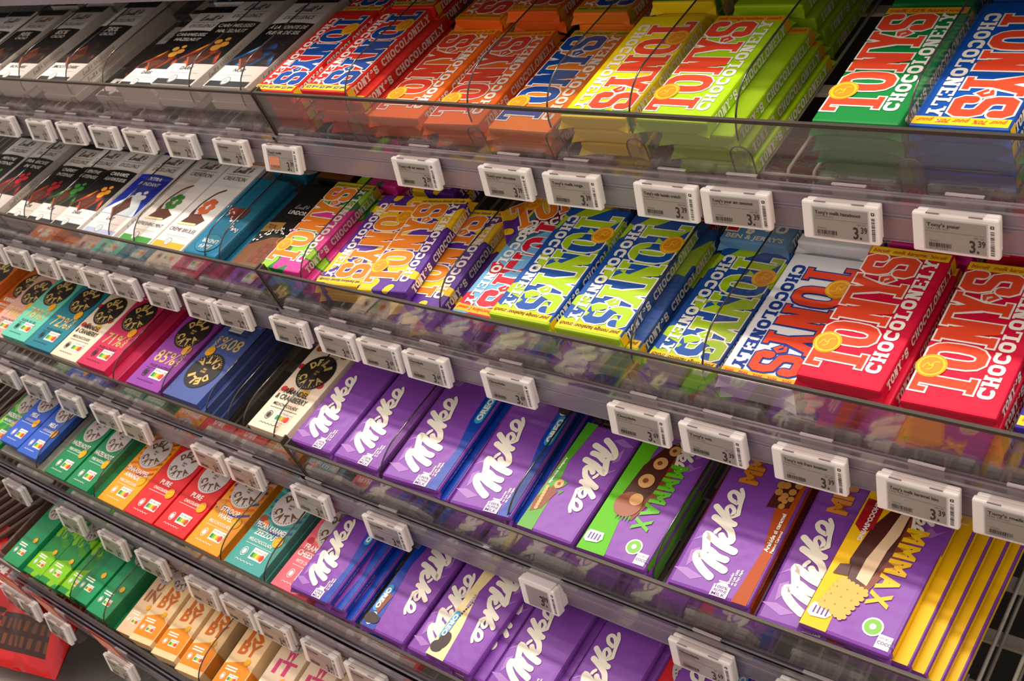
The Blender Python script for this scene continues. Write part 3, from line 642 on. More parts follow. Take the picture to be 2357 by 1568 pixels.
badge_carton('dyel', CB('card_amber', (248, 164, 20)), ['SINAASAPPEL', 'AMANDEL', 'PURE CHOCOLADE'], stripes=[mat('stripe_rust', (200, 70, 24), .42, .3), mat('stripe_orange', (236, 110, 30), .42, .3)])
badge_carton('dred', CB('card_red', (226, 32, 40)), ['PURE', 'CHOCOLADE'])
badge_carton('dstr', CB('card_honey', (246, 158, 24)), ['STROOP', 'WAFEL', 'MELKCHOCOLADE'], stripes=[mat('stripe_indigo', (84, 78, 158), .42, .3), mat('stripe_orange', (236, 110, 30), .42, .3)], fruits=[(.008, .074, .009, mat('waffle', (214, 140, 50), .4)), (.014, .064, .007, mat('waffle', (214, 140, 50), .4))])
badge_carton('dpec', CB('card_aqua', (72, 166, 160)), ['PECAN KARAMEL', 'ZEEZOUT', 'MELKCHOCOLADE'], stripes=[mat('stripe_indigo2', (70, 90, 160), .42, .3), mat('stripe_teal', (40, 130, 130), .42, .3)], fruits=[(.010, .078, .008, mat('pecan', (150, 66, 34), .4)), (.020, .073, .006, mat('ink_orange', (240, 125, 30), .42, .3))])
badge_carton('dfram', CB('card_pink', (244, 104, 120)), ['FRAMBOOS', 'CHEESECAKE', 'WITTE CHOCOLADE'], stripes=[mat('stripe_coral', (230, 66, 84), .42, .3), mat('stripe_sand', (240, 190, 120), .42, .3)], fruits=[(.012, .078, .007, mat('berry', (200, 30, 50), .4))])
badge_carton('dlime', pat('card_lime_mosaic', [(20, 140, 60), (130, 200, 20), (60, 160, 30)], 'voronoi', 60, (0, .4, .8)), ['HAZELNOOT', 'MELKCHOCOLADE'])
def mini(key, body, lower, word, wc, W=.054, L=.150, T=.022):
    me = pack_body('carton', W, L, T, body, .0006)
    a = Ink(); a.frame((-W / 2, 0, T), (1, 0, 0), (0, 1, 0)); s = W / .08
    if lower: a.poly([(.001, .010), (W - .001, .010), (W - .001, .042), (W * .6, .052), (.001, .042)], lower, 1)
    for i, t in enumerate(word): a.text(t, W * .52, .082 - .021 * i, .020, wc, 2, align='c', bold=.03, width=min(.046, .018 * len(t)))
    for i in range(2): a.rect(.008, .034 + .004 * i, .030, .036 + .004 * i, WHITE, 2)
    leafmark(a, .012, .024, .0042, WHITE); nutri(a, .022, .019, .018)
    parts = [('front_print', a.build('front_print'), None)]
    b = Ink(); b.frame((-W / 2, 0, T), (1, 0, 0), (0, 1, 0)); badge(b, W / 2, .116, .0215, badge_l, brown_i, 3); b.disc(W * .72, .052, .0052, coin, 4)
    parts.append(('round_badge', b.build('round_badge'), None))
    if lower:
        c = Ink(); c.frame((W / 2, 0, 0), (0, 1, 0), (0, 0, 1)); c.rect(.010, .001, .042, T - .001, lower, 1); parts.append(('side_band', c.build('side_band'), None))
    PROTO[key] = Pack(W, L, T, me, parts, 'chocolate box', 'chocolate_box')
mini('egreen', CB('card_emerald', (24, 150, 92)), None, ['', ''], WHITE)
mini('elime', pat('card_lime_mosaic', [(20, 140, 60), (130, 200, 20), (60, 160, 30)], 'voronoi', 60, (0, .4, .8)), mat('lower_lime', (130, 200, 24), .42, .3), ['N', ''], mat('ink_emerald', (24, 150, 92), .4))
mini('eor', CB('card_sand', (250, 214, 160)), mat('lower_orange', (240, 140, 30), .42, .3), ['IS', 'BY'], mat('ink_rust', (216, 110, 30), .42, .3))
mini('ecr', CB('card_biscuit', (236, 200, 160)), None, ['O', 'IN'], mat('ink_cocoa', (170, 110, 70), .42, .3))
mini('epink', CB('card_shell', (246, 220, 190)), mat('lower_pink', (240, 90, 150), .42, .3), ['W', 'IT'], mat('ink_pink', (226, 70, 130), .42, .3))

# ------------------------------------------------------------------ placing packs
ORD = ['', 'second', 'third', 'fourth', 'fifth', 'sixth']
def put(o, x, d, n, yaw=0., sx=1., sy=1., roll=0., pitch=0.):
    o.matrix_world = M0 @ Matrix.Translation((x, d, n)) @ Matrix.Rotation(yaw, 4, 'Z') @ Matrix.Rotation(roll, 4, 'Y') @ Matrix.Rotation(pitch, 4, 'X') @ Matrix.Diagonal((sx, sy, 1, 1))
def place(kind, x0, x1, d, ntop, B=False, yaw=0., layers=3, dx=(), desc='', where='', group='', sl=None, roll=0., pitch=0., bare=False):
    """a stack: x0..x1 = span of the top bar, d = its front end, ntop = its top face; B = lying the other way round"""
    p = PROTO[kind]; sx = (x1 - x0) / p.W; sy = sl or min(max(sx, .95), 1.08)
    rnd = random.Random(int(abs(x0) * 10000) + int(d * 1000))
    for i in range(layers):
        o = new_obj(p.nm, p.body); oy = 0; yw = math.radians(yaw) + (rnd.uniform(-.012, .012) if i else 0)
        off = dx[i] if i < len(dx) else (rnd.uniform(-.0025, .0025) if i else 0)
        cx = (x0 + x1) / 2 + off; n = ntop - p.T * (i + 1) - .0004 * i; dd = d + (rnd.uniform(-.002, .004) if i else 0)
        if B:
            put(o, cx + math.sin(-yw) * p.L * sy * 1, dd + p.L * sy, n, yw + math.pi, sx, sy, -roll, -pitch)
        else: put(o, cx, dd, n, yw, sx, sy, roll, pitch)
        for nm, me, lb in p.parts:
            if (i or bare) and nm in ('lettering', 'front_print', 'round_seal', 'picture', 'round_badge') : continue
            q = new_obj(nm, me, o)
        o['category'] = p.cat
        o['label'] = (desc + ', ' + ('topmost, ' if layers > 1 and i == 0 else '') + (ORD[i] + ' down, ' if i else '') + where).strip(', ')
        o['group'] = group
LI, TO = 'white chocolate cartons', 'paper wrapped chocolate bars'
def row(items):
    for it in items: place(*it[:5], **it[5])
def K(desc, where, **k): return dict(desc=desc, where=where, group=k.pop('g', TO), **k)
UP, SE, TH_ = 'top shelf', 'second shelf', 'third shelf'
# --- top shelf, front row
row([
 ('c90', -2.095, -2.000, .712, -.575, K('white carton with dark panel', 'seventh left of the red bars', g=LI, layers=3)),
 ('c85', -1.974, -1.876, .714, -.575, K('white carton with dark panel', 'sixth left of the red bars', g=LI, layers=3)),
 ('c78', -1.824, -1.722, .717, -.575, K('white carton with dark panel', 'fifth left of the red bars', g=LI, layers=3)),
 ('cmild', -1.700, -1.610, .735, -.612, K('shaded black-panelled carton reading mild', 'low between taller stacks on top shelf', g=LI, layers=2)),
 ('chaz', -1.588, -1.494, .721, -.580, K('orange glow hazelnut carton, left one', 'front of top shelf', g=LI, layers=3)),
 ('chaz', -1.488, -1.386, .723, -.573, K('orange glow hazelnut carton, right one', 'front of top shelf', g=LI, layers=3)),
 ('csel', -1.362, -1.264, .725, -.574, K('black carton with blue glow', 'beside the red bars', g=LI, layers=3)),
 ('red', -1.250, -1.168, .723, -.575, K('red bar with blue letters', 'left stack beside white cartons', B=True, layers=4)),
 ('red', -1.155, -1.071, .728, -.575, K('red bar with blue letters', 'right stack beside orange bars', B=True, layers=4, dx=(0, .014, .02, .026))),
 ('orange', -1.040, -.958, .722, -.603, K('orange bar with red letters', 'left stack of front pair', yaw=1, layers=2)),
 ('orange', -.949, -.866, .722, -.607, K('orange bar with red letters', 'right stack of front pair', yaw=3, layers=2, dx=(0, .014))),
 ('tangerine', -.842, -.756, .714, -.602, K('orange bar with blue letters', 'front of top shelf', layers=2)),
 ('yellow', -.728, -.648, .712, -.577, K('yellow bar with red letters', 'front beside lime bars', B=True, yaw=1, layers=3, dx=(0, .010, .014))),
 ('lime', -.634, -.555, .711, -.575, K('lime green bar with red letters', 'front of top shelf', layers=4, dx=(0, .022, .030, .034))),
 ('green', -.456, -.378, .722, -.574, K('dark green bar with red letters', 'front of top shelf', layers=4)),
 ('blue', -.371, -.291, .724, -.575, K('blue bar with red letters', 'at the right frame edge', B=True, layers=4)),
 ('green', -.282, -.203, .724, -.590, K('dark green bar', 'right of the blue bar', layers=2)),
])
# --- top shelf, rows behind
bk = dict(layers=2)
row([
 ('c90', -2.32, -2.225, .712, -.578, K('white carton at the upper left corner', 'front edge', g=LI, layers=2)),
 ('c85', -2.212, -2.118, .712, -.575, K('white carton second from the upper left corner', 'front edge', g=LI, layers=2)),
 ('c90', -2.100, -2.003, .940, -.578, K('shaded white carton in the back row', 'seventh left of the red bars', g=LI, **bk)),
 ('c85', -1.978, -1.880, .942, -.575, K('shaded white carton in the back row', 'sixth left of the red bars', g=LI, **bk)),
 ('c78', -1.830, -1.730, .945, -.578, K('shaded white carton in the back row', 'fifth left of the red bars', g=LI, **bk)),
 ('cmild', -1.705, -1.612, .960, -.612, K('shaded white carton behind the mild carton', '', g=LI, **bk)),
 ('chaz', -1.592, -1.497, .945, -.582, K('shaded white carton behind left hazelnut carton', '', g=LI, **bk)),
 ('ccher', -1.485, -1.388, .948, -.580, K('shaded white carton behind right hazelnut carton', '', g=LI, **bk)),
 ('csel', -1.366, -1.268, .950, -.578, K('shaded white carton behind the blue glow carton', '', g=LI, **bk)),
 ('red', -1.245, -1.165, .905, -.577, K('red bar behind the left red stack', '', B=True, **bk)),
 ('red', -1.142, -1.064, .907, -.572, K('red bar behind the right red stack', '', B=True, **bk)),
 ('orange', -1.035, -.955, .903, -.590, K('orange bar behind left orange stack', '', B=True, yaw=-2, **bk)),
 ('orange', -.945, -.866, .908, -.582, K('orange bar behind right orange stack', '', B=True, **bk)),
 ('tangerine', -.838, -.760, .900, -.580, K('orange bar with blue letters', 'back row of top shelf', B=True, **bk)),
 ('yellow', -.724, -.646, .900, -.568, K('yellow bar with red letters', 'back row of top shelf', B=True, **bk)),
 ('lime', -.626, -.548, .902, -.575, K('lime bar with red letters', 'back row of top shelf', layers=4, dx=(0, .01, .015, .02))),
 ('green', -.462, -.384, .912, -.582, K('dark green bar in shade', 'behind the dark green stack', layers=3)),
 ('blue', -.368, -.290, .912, -.578, K('blue bar in shade', 'behind the front blue stack', B=True, layers=3)),
])
# --- second shelf
row([
 ('cfram', -2.020, -1.926, .556, -.735, K('white carton with pink fruit glow', 'left end of second shelf', g=LI, layers=2)),
 ('cment', -2.128, -2.034, .556, -.737, K('white carton cut off by the left edge', 'second shelf', g=LI, layers=1)),
 ('ccher', -1.916, -1.832, .560, -.745, K('white carton with red cherry glow', 'second shelf', g=LI, layers=2)),
 ('cment', -1.828, -1.742, .558, -.738, K('white carton with green mint glow', 'second shelf', g=LI, layers=2)),
 ('ccar', -1.740, -1.655, .558, -.735, K('white carton with orange caramel glow', 'second shelf', g=LI, layers=3)),
 ('cext', -1.645, -1.555, .560, -.736, K('white carton with deep blue panel', 'second shelf', g=LI, layers=3)),
 ('cmint', -1.542, -1.460, .562, -.737, K('white carton picturing mint leaves', 'second shelf', g=LI, layers=3)),
 ('cbrul', -1.456, -1.378, .563, -.737, K('white carton picturing an orange cream dessert', 'second shelf', g=LI, layers=3)),
 ('teal', -1.372, -1.296, .562, -.735, K('teal bar with white garland', 'second shelf', B=True, layers=3, dx=(0, .010, .014))),
 ('blackgold', -1.276, -1.196, .565, -.745, K('black and gold bar with white leaves', 'second shelf', layers=2)),
 ('pinkgreen', -1.200, -1.122, .566, -.735, K('pink and green camouflage bar', 'front of second shelf', yaw=1, layers=3, dx=(0, .012, .016))),
 ('purpleyellow', -1.088, -1.012, .564, -.740, K('purple and yellow bar, left one', 'upside down on second shelf', B=True, yaw=6, layers=2)),
 ('purpleyellow', -1.006, -.930, .566, -.735, K('purple and yellow bar, middle one', 'second shelf', yaw=8, layers=1)),
 ('purpleyellow', -.962, -.884, .566, -.752, K('purple and yellow bar lying lower right', 'second shelf', yaw=5, layers=3, dx=(0, .01, .016))),
 ('purpleyellow', -.915, -.838, .700, -.742, K('purple and yellow bar lying askew', 'behind the pale blue and red bar', yaw=-48, layers=1)),
 ('redsky', -.856, -.778, .566, -.742, K('red and pale blue bar', 'second shelf', B=True, layers=2)),
 ('limeblue', -.796, -.714, .566, -.733, K('lime and blue bar, leftmost of three', 'second shelf', B=True, yaw=1, layers=3)),
 ('limeblue', -.706, -.624, .566, -.733, K('lime and blue bar, middle of three', 'second shelf', B=True, yaw=1, layers=4, dx=(0, .014, .02, .026))),
 ('limeblue', -.606, -.528, .572, -.760, K('lime and blue bar, rightmost and lower', 'second shelf', B=True, yaw=-1, layers=2)),
 ('white', -.524, -.446, .572, -.760, K('white bar with red and blue letters', 'beside the crimson bars', B=True, layers=2)),
 ('crimson', -.437, -.359, .572, -.735, K('crimson bar with orange letters', 'left crimson stack', layers=4, dx=(0, .006, .004, .012))),
 ('crimson', -.341, -.263, .568, -.735, K('crimson bar with orange letters', 'right crimson stack', yaw=1, layers=4)),
 ('violet', -.250, -.172, .568, -.738, K('violet blue bar', 'right frame edge of second shelf', B=True, layers=3)),
 # behind
 ('cext', -1.650, -1.556, .785, -.742, K('white carton behind the deep blue carton', 'second shelf', g=LI, layers=1)),
 ('teal', -1.365, -1.290, .745, -.742, K('teal bar in shade', 'behind the front teal bar', B=True, layers=1)),
 ('blackgold', -1.272, -1.195, .748, -.745, K('black bar in shade', 'behind the black and gold bar', layers=2)),
 ('pinkgreen', -1.180, -1.102, .746, -.742, K('camouflage bar in shade', 'behind the pink and green stack', layers=2)),
 ('purpleyellow', -1.080, -1.003, .752, -.748, K('purple and yellow bar in shade', 'back row of second shelf', layers=2)),
 ('crimson', -.845, -.768, .752, -.745, K('crimson bar in shade, left one', 'behind the lime and blue bars', layers=2)),
 ('crimson', -.716, -.638, .756, -.748, K('crimson bar in shade, right one', 'behind the lime and blue bars', layers=2)),
 ('sky', -.606, -.528, .738, -.748, K('pale blue bar with red letters', 'behind the lower lime and blue bar', layers=2)),
 ('white', -.524, -.446, .752, -.752, K('white bar with red letters', 'behind the front white bar', layers=3)),
 ('pink', -.428, -.350, .755, -.742, K('pink bar in shade', 'behind the left crimson stack', layers=2)),
 ('crimson', -.335, -.257, .758, -.740, K('crimson bar in shade', 'behind the right crimson stack', layers=2)),
])
DG, MG = 'badge cartons', 'purple foil bars'
row([
 ('dor', -2.130, -2.046, .420, -.888, K('burnt orange carton', 'left end of third shelf', g=DG, layers=2)),
 ('dor', -2.040, -1.960, .430, -.905, K('burnt orange carton in shade', 'beside the blush carton', g=DG, layers=1)),
 ('dpale', -1.985, -1.906, .420, -.900, K('blush pink carton', 'third shelf', g=DG, layers=1)),
 ('d78', -1.898, -1.815, .421, -.888, K('mint green carton reading 78%', 'third shelf', g=DG, layers=2)),
 ('d72', -1.811, -1.726, .419, -.888, K('dark teal carton reading 72%', 'third shelf', g=DG, layers=2)),
 ('dcream', -1.722, -1.642, .418, -.888, K('cream carton with black badge', 'between teal and rose cartons', g=DG, layers=2)),
 ('d71', -1.638, -1.556, .419, -.886, K('rose red carton reading 71%', 'third shelf', g=DG, layers=3, dx=(0, .026, .032))),
 ('d85', -1.494, -1.409, .417, -.888, K('purple carton reading 85%', 'third shelf', g=DG, layers=3)),
 ('d80', -1.396, -1.312, .419, -.886, K('navy carton with black badge', 'turned round on third shelf', g=DG, B=True, layers=4, dx=(0, .008, .012, .016))),
 ('dcream', -1.196, -1.118, .419, -.888, K('cream carton with black badge', 'beside the purple foil bars', g=DG, layers=2)),
 ('mplain', -1.106, -1.028, .418, -.886, K('plain purple foil bar, leftmost', 'third shelf', g=MG, yaw=1, layers=3)),
 ('mplain', -1.022, -.942, .418, -.886, K('plain purple foil bar, second one', 'third shelf', g=MG, layers=3)),
 ('moreo', -.932, -.842, .417, -.886, K('purple foil bar with blue edge', 'left of the pair on third shelf', g=MG, yaw=3, layers=3, dx=(0, .010, .014))),
 ('moreo', -.820, -.733, .415, -.886, K('purple foil bar with blue edge', 'right of the pair on third shelf', g=MG, yaw=4, layers=3, dx=(0, .008, .012))),
 ('mnut', -.722, -.648, .414, -.886, K('purple foil bar with green nut edge', 'third shelf', g=MG, B=True, layers=3)),
 ('mmaxg', -.642, -.558, .414, -.886, K('large purple bar with whole hazelnuts', 'third shelf', g=MG, B=True, yaw=1, layers=3)),
 ('mpea', -.530, -.444, .413, -.884, K('purple bar with caramel brown edge', 'left peanut stack', g=MG, yaw=2, layers=4, dx=(0, -.008, -.014, -.006))),
 ('mpea', -.438, -.352, .413, -.892, K('purple bar with caramel brown edge', 'partly under the yellow bar', g=MG, yaw=2, layers=2)),
 ('mmaxy', -.394, -.310, .414, -.878, K('yellow and purple bar with biscuit', 'right end of third shelf', g=MG, B=True, yaw=-1, layers=1)),
 ('mmaxy', -.380, -.296, .417, -.890, K('yellow edged bar', 'under the biscuit bar', g=MG, bare=True, yaw=-1, layers=4, dx=(0, .011, .021, .030))),
 ('moreo', -.925, -.845, .590, -.892, K('blue edged bar in shade, left', 'back row of third shelf', g=MG, layers=2)),
 ('moreo', -.812, -.733, .592, -.892, K('blue edged bar in shade, right', 'back row of third shelf', g=MG, layers=2)),
 ('mplain', -1.10, -1.02, .590, -.892, K('purple bar in shade, left', 'back row of third shelf', g=MG, layers=1)),
 ('mplain', -1.015, -.935, .592, -.892, K('purple bar in shade, right', 'back row of third shelf', g=MG, layers=1)),
 ('mnut', -.722, -.645, .590, -.894, K('green edged bar in shade', 'behind the nut bar', g=MG, layers=2)),
 ('d71', -1.63, -1.55, .592, -.892, K('rose carton in shade', 'back row', g=DG, layers=2)),
])
row([
 ('dlime', -1.936, -1.872, .280, -1.024, K('lime mosaic carton', 'left end of fourth shelf', g=DG, layers=2)),
 ('dblue', -1.866, -1.802, .292, -1.012, K('blue carton, left one', 'clear tray on fourth shelf', g=DG, layers=1)),
 ('dblue', -1.798, -1.734, .288, -1.012, K('blue carton, right one', 'clear tray on fourth shelf', g=DG, layers=1)),
 ('dgreen', -1.704, -1.640, .280, -1.020, K('green carton, left of the pair', 'fourth shelf', g=DG, layers=2)),
 ('dgreen', -1.634, -1.570, .280, -1.020, K('green carton, right of the pair', 'fourth shelf', g=DG, layers=3, dx=(0, .014, .022))),
 ('dyel', -1.540, -1.468, .280, -1.022, K('amber carton with almonds', 'beside the red cartons', g=DG, layers=2)),
 ('dred', -1.462, -1.388, .280, -1.020, K('red carton, left of the pair', 'fourth shelf', g=DG, layers=3)),
 ('dred', -1.383, -1.309, .281, -1.020, K('red carton, right of the pair', 'fourth shelf', g=DG, layers=3)),
 ('dstr', -1.303, -1.226, .280, -1.020, K('honey orange carton with waffles', 'fourth shelf', g=DG, layers=3, dx=(0, .006, .008))),
 ('dpec', -1.211, -1.133, .280, -1.020, K('aqua carton reading pecan karamel', 'fourth shelf', g=DG, layers=3)),
 ('dfram', -1.112, -1.040, .281, -1.022, K('pink raspberry carton', 'partly under a purple bar', g=DG, layers=2)),
 ('moreo', -1.064, -.990, .284, -1.006, K('purple foil bar with blue edge', 'beside the pink carton', g=MG, yaw=1, layers=3, dx=(0, .018, .030))),
 ('moreo2', -.942, -.868, .284, -1.020, K('purple foil bar with cookie edge', 'fourth shelf', g=MG, B=True, layers=3)),
 ('mplain', -.862, -.790, .284, -1.022, K('purple foil bar under a vanilla one', 'fourth shelf', g=MG, layers=2)),
 ('mowhite', -.825, -.756, .284, -1.010, K('purple bar with vanilla white edge', 'fourth shelf', g=MG, B=True, yaw=-1, layers=1)),
 ('mowhite', -.812, -.742, .286, -1.022, K('vanilla edged purple bar', 'under the topmost vanilla one', g=MG, B=True, layers=2, dx=(0, .006))),
 ('mplain', -.738, -.664, .284, -1.018, K('plain purple bar', 'low centre of fourth shelf', g=MG, layers=3, dx=(0, .008, .014))),
 ('mplain', -.650, -.576, .284, -1.020, K('plain purple bar', 'right of centre on fourth shelf', g=MG, layers=3, dx=(0, .008, .014))),
 ('moreo', -.545, -.470, .284, -1.020, K('purple bar beside a red strip', 'bottom of the picture', g=MG, layers=1)),
 ('dred', -.570, -.500, .300, -1.036, K('red carton under a purple bar', 'bottom of the picture', g=DG, layers=1)),
])
SG = 'small upright cartons'
row([
 ('egreen', -1.812, -1.758, .150, -1.146, K('emerald carton, leftmost', 'lowest shelf', g=SG, layers=1)),
 ('elime', -1.752, -1.700, .152, -1.152, K('lime mosaic carton, second one', 'lowest shelf', g=SG, layers=1)),
 ('elime', -1.696, -1.644, .152, -1.150, K('lime mosaic carton, third one', 'lowest shelf', g=SG, layers=1)),
 ('elime', -1.640, -1.588, .154, -1.152, K('lime mosaic carton, fourth one', 'lowest shelf', g=SG, layers=1)),
 ('egreen', -1.600, -1.546, .156, -1.146, K('emerald carton, left of the twins', 'lowest shelf', g=SG, layers=1)),
 ('egreen', -1.542, -1.488, .152, -1.148, K('emerald carton, right of the twins', 'lowest shelf', g=SG, layers=2, dx=(0, .02))),
 ('ecr', -1.462, -1.420, .152, -1.156, K('beige carton with brown letters', 'lowest shelf', g=SG, layers=1, yaw=4)),
 ('eor', -1.414, -1.364, .152, -1.146, K('sand and orange carton, first', 'lowest shelf', g=SG, layers=1, yaw=6)),
 ('eor', -1.354, -1.302, .151, -1.146, K('sand and orange carton, second', 'lowest shelf', g=SG, layers=1, yaw=6)),
 ('eor', -1.292, -1.238, .150, -1.146, K('sand and orange carton, third', 'lowest shelf', g=SG, layers=1, yaw=6)),
 ('eor', -1.214, -1.160, .150, -1.146, K('sand and orange carton, fourth', 'lowest shelf', g=SG, layers=1, yaw=6)),
 ('epink', -1.140, -1.086, .150, -1.146, K('cream carton with pink letters, first', 'lowest shelf', g=SG, layers=1, yaw=5)),
 ('epink', -1.078, -1.024, .150, -1.146, K('cream carton with pink letters, second', 'lowest shelf', g=SG, layers=1, yaw=5)),
 ('epink', -1.014, -.960, .150, -1.146, K('cream carton with pink letters, third', 'lowest shelf', g=SG, layers=1, yaw=5)),
 ('egreen', -1.81, -1.758, .312, -1.152, K('emerald carton in shade, left', 'back row of lowest shelf', g=SG, layers=1)),
 ('elime', -1.70, -1.648, .312, -1.152, K('lime carton in shade', 'back row of lowest shelf', g=SG, layers=1)),
 ('egreen', -1.56, -1.508, .312, -1.152, K('emerald carton in shade, right', 'back row of lowest shelf', g=SG, layers=1)),
 ('dred', -1.00, -.93, .160, -1.146, K('red carton', 'bottom edge of the lowest shelf', g=SG, layers=1)),
])

# ------------------------------------------------------------------ shelves, guards, rails
LEV = {1: (.70, -.560, -1.215), 2: (.55, -.724, -1.182), 3: (.405, -.874, -1.100), 4: (.27, -.998, None), 5: (.14, -1.122, None)}
LN = {0: 'uppermost', 1: 'top', 2: 'second', 3: 'third', 4: 'fourth', 5: 'lowest'}
def fin(o):
    o.matrix_world = M0.copy() if o.parent is None else o.matrix_world
def profile(name, pts, x0, x1, m):
    """extrude a (d, n) outline along x"""
    V = [(x0, p[0], p[1]) for p in pts] + [(x1, p[0], p[1]) for p in pts]; n = len(pts)
    F = [(i, (i + 1) % n, n + (i + 1) % n, n + i) for i in range(n)] + [tuple(range(n))[::-1], tuple(range(n, 2 * n))]
    me = mesh_from(name, V, F, None, [m]); bm = bmesh.new(); bm.from_mesh(me); bmesh.ops.recalc_face_normals(bm, faces=bm.faces); bm.to_mesh(me); bm.free(); return me
def bay(lv, D, N, x0, x1, side, gaps, pan=False, drop=0.):
    root = new_obj('wire_shelf', None); root.matrix_world = M0 @ Matrix.Translation((0, D, N))
    root['label'] = 'tilted wire shelf with clear guard and grey price rail, %s level, %s' % (LN[lv], side); root['category'] = 'shelf'; root['group'] = 'tilted confectionery shelves'
    def part(nm, me):
        return new_obj(nm, me, root)
    g0 = -.070
    part('front_guard', profile('front_guard', [(0, g0), (0, -.0035), (.0022, -.0035), (.0022, g0)], x0, x1, GUARD))
    part('guard_edge', profile('guard_edge', [(-.0006, -.0038), (-.0006, 0), (.0028, 0), (.0028, -.0038)], x0, x1, GEDGE))
    part('guard_base_line', profile('guard_base_line', [(-.0012, -.0715), (-.0012, -.0700), (.004, -.0700), (.004, -.0715)], x0, x1, RAIL2))
    for xe in (x0, x1):
        part('guard_end', box_mesh('guard_end', (xe - .0014, xe + .0014, -.0006, .012, g0, 0), GEDGE))
    part('price_rail', profile('price_rail', [(-.0060, -.116), (-.0060, -.073), (-.0045, -.073), (-.0045, -.114), (.010, -.114), (.010, -.116)], x0, x1, RAIL))
    part('rail_back', profile('rail_back', [(.004, -.114), (.004, -.074), (.0055, -.074), (.0055, -.114)], x0, x1, mat('shelf_front_grey', (96, 90, 96), .5)))
    part('rail_lip', profile('rail_lip', [(-.0075, -.0735), (-.0075, -.0625), (-.0065, -.0625), (-.0065, -.0735)], x0, x1, CLIP))
    for z_ in (-.0738, -.087, -.0905, -.1165):
        part('rail_ridge', profile('rail_ridge', [(-.0070, z_), (-.0070, z_ + .0010), (-.0058, z_ + .0010), (-.0058, z_)], x0, x1, RAIL2))
    if pan: part('shelf_pan', box_mesh('shelf_pan', (x0, x1, .012, .40, -.088, -.080), mat('shelf_grey', (120, 114, 112), .5)))
    else:
        wm = tube_mesh('shelf_wire', [(0, .006, -.100), (0, .022, -.098), (0, .034, -.0815), (0, .44, -.0815)], .0019, WIRE, 6)
        inside = [k for k in range(int(x0 / .0262), int(x1 / .0262) + 1) if x0 < k * .0262 < x1]
        V, F = [], []
        for k in inside:
            x = k * .0262
            if any(a <= x <= b for a, b in gaps):
                o = part('shelf_wire', wm); o.location = (x, 0, 0)
            else:
                b0 = len(V); V += [(v.co.x + x, v.co.y, v.co.z) for v in wm.vertices]; F += [tuple(i + b0 for i in p.vertices) for p in wm.polygons]
        if V:
            o = part('hidden_wires', mesh_from('hidden_wires', V, F, None, [WIRE])); o['kind'] = 'stuff'
        for dd in (.030, .16, .30, .43): part('cross_bar', box_mesh('cross_bar', (x0, x1, dd - (.002 if dd < .1 else .008), dd + (.002 if dd < .1 else .008), -.0885, -.0838), WIRE, .001))
    return root
ALLG = {1: [(-.57, -.43)], 2: [], 3: [(-1.32, -1.18), (-.32, .1)], 4: [], 5: []}
for lv, (D, N, sp) in LEV.items():
    if sp:
        bay(lv, D, N, -3.3, sp - .002, 'left bay', ALLG[lv]); bay(lv, D - .001, N + .0005 - (.004 if lv == 3 else 0), sp + .006, .55, 'right bay', ALLG[lv])
    else: bay(lv, D, N, (-2.6 if lv == 4 else -2.3), .55, 'full width', ALLG[lv])
bay(0, .845, -.395, -3.3, .55, 'above the picture', [], pan=True)  # unseen shelf; its solid pan is put in to shade the top shelf
# back panel and dark interior
bp = new_obj('wall_back', box_mesh('wall_back', (-3.6, .9, 1.36, 1.38, 0, 2.4), DARKP)); bp['kind'] = 'structure'
fl = new_obj('floor', box_mesh('floor', (-6, 3, -3, 3, -.03, 0), mat('floor_tile_grey', (150, 140, 128), .45, .5, .05, 8))); fl['kind'] = 'structure'
for k in range(14):
    for j in range(4):
        q = new_obj('tile', box_mesh('tile', (-.297, .297, -.297, .297, 0, .004), mat('floor_tile', (160, 150, 138), .4), .001), fl); q.location = (-5.6 + .6 * k, -.9 + .6 * j, 0)

# ------------------------------------------------------------------ clear dividers
def divider(lv, x, h=.0, ln=.33, where=''):
    D, N, _ = LEV[lv]
    root = new_obj('shelf_divider', None); root.matrix_world = M0 @ Matrix.Translation((x, D, N))
    top = .012 + h; out = [(.008, -.078), (.008, -.030)] + [(.008 + .052 * (1 - math.cos(a)), -.030 + (top + .030) * math.sin(a)) for a in [math.pi / 2 * i / 8 for i in range(1, 9)]] + [(ln, top), (ln, -.078)]
    V = [(-.0006, a, b) for a, b in out] + [(.0006, a, b) for a, b in out]; n = len(out)
    F = [tuple(range(n))[::-1], tuple(range(n, 2 * n))] + [(i, (i + 1) % n, n + (i + 1) % n, n + i) for i in range(n)]
    new_obj('clear_sheet', mesh_from('clear_sheet', V, F, None, [DIVM]), root)
    new_obj('sheet_edge', tube_mesh('sheet_edge', [(0, a, b) for a, b in out[1:-1]], .0010, DIVE, 5), root)
    # rounded clear foot behind the guard
    fo = [(-.011, -.072), (-.011, -.046)] + [(-.011 + .011 - .011 * math.cos(a) - 0, -.046 + .011 * math.sin(a)) for a in [math.pi * i / 8 for i in range(1, 8)]] + [(.011, -.046), (.011, -.072)]
    V = [(a, .0045, b) for a, b in fo] + [(a, .0065, b) for a, b in fo]; n = len(fo)
    F = [tuple(range(n)), tuple(range(n, 2 * n))[::-1]] + [(i, n + i, n + (i + 1) % n, (i + 1) % n) for i in range(n)]
    new_obj('foot', mesh_from('foot', V, F, None, [CLIP]), root)
    new_obj('foot_rim', tube_mesh('foot_rim', [(a, .0055, b) for a, b in fo], .0009, GEDGE, 5), root)
    root['label'] = 'clear plastic divider with rounded front, %s' % where; root['category'] = 'divider'; root['group'] = 'clear shelf dividers'
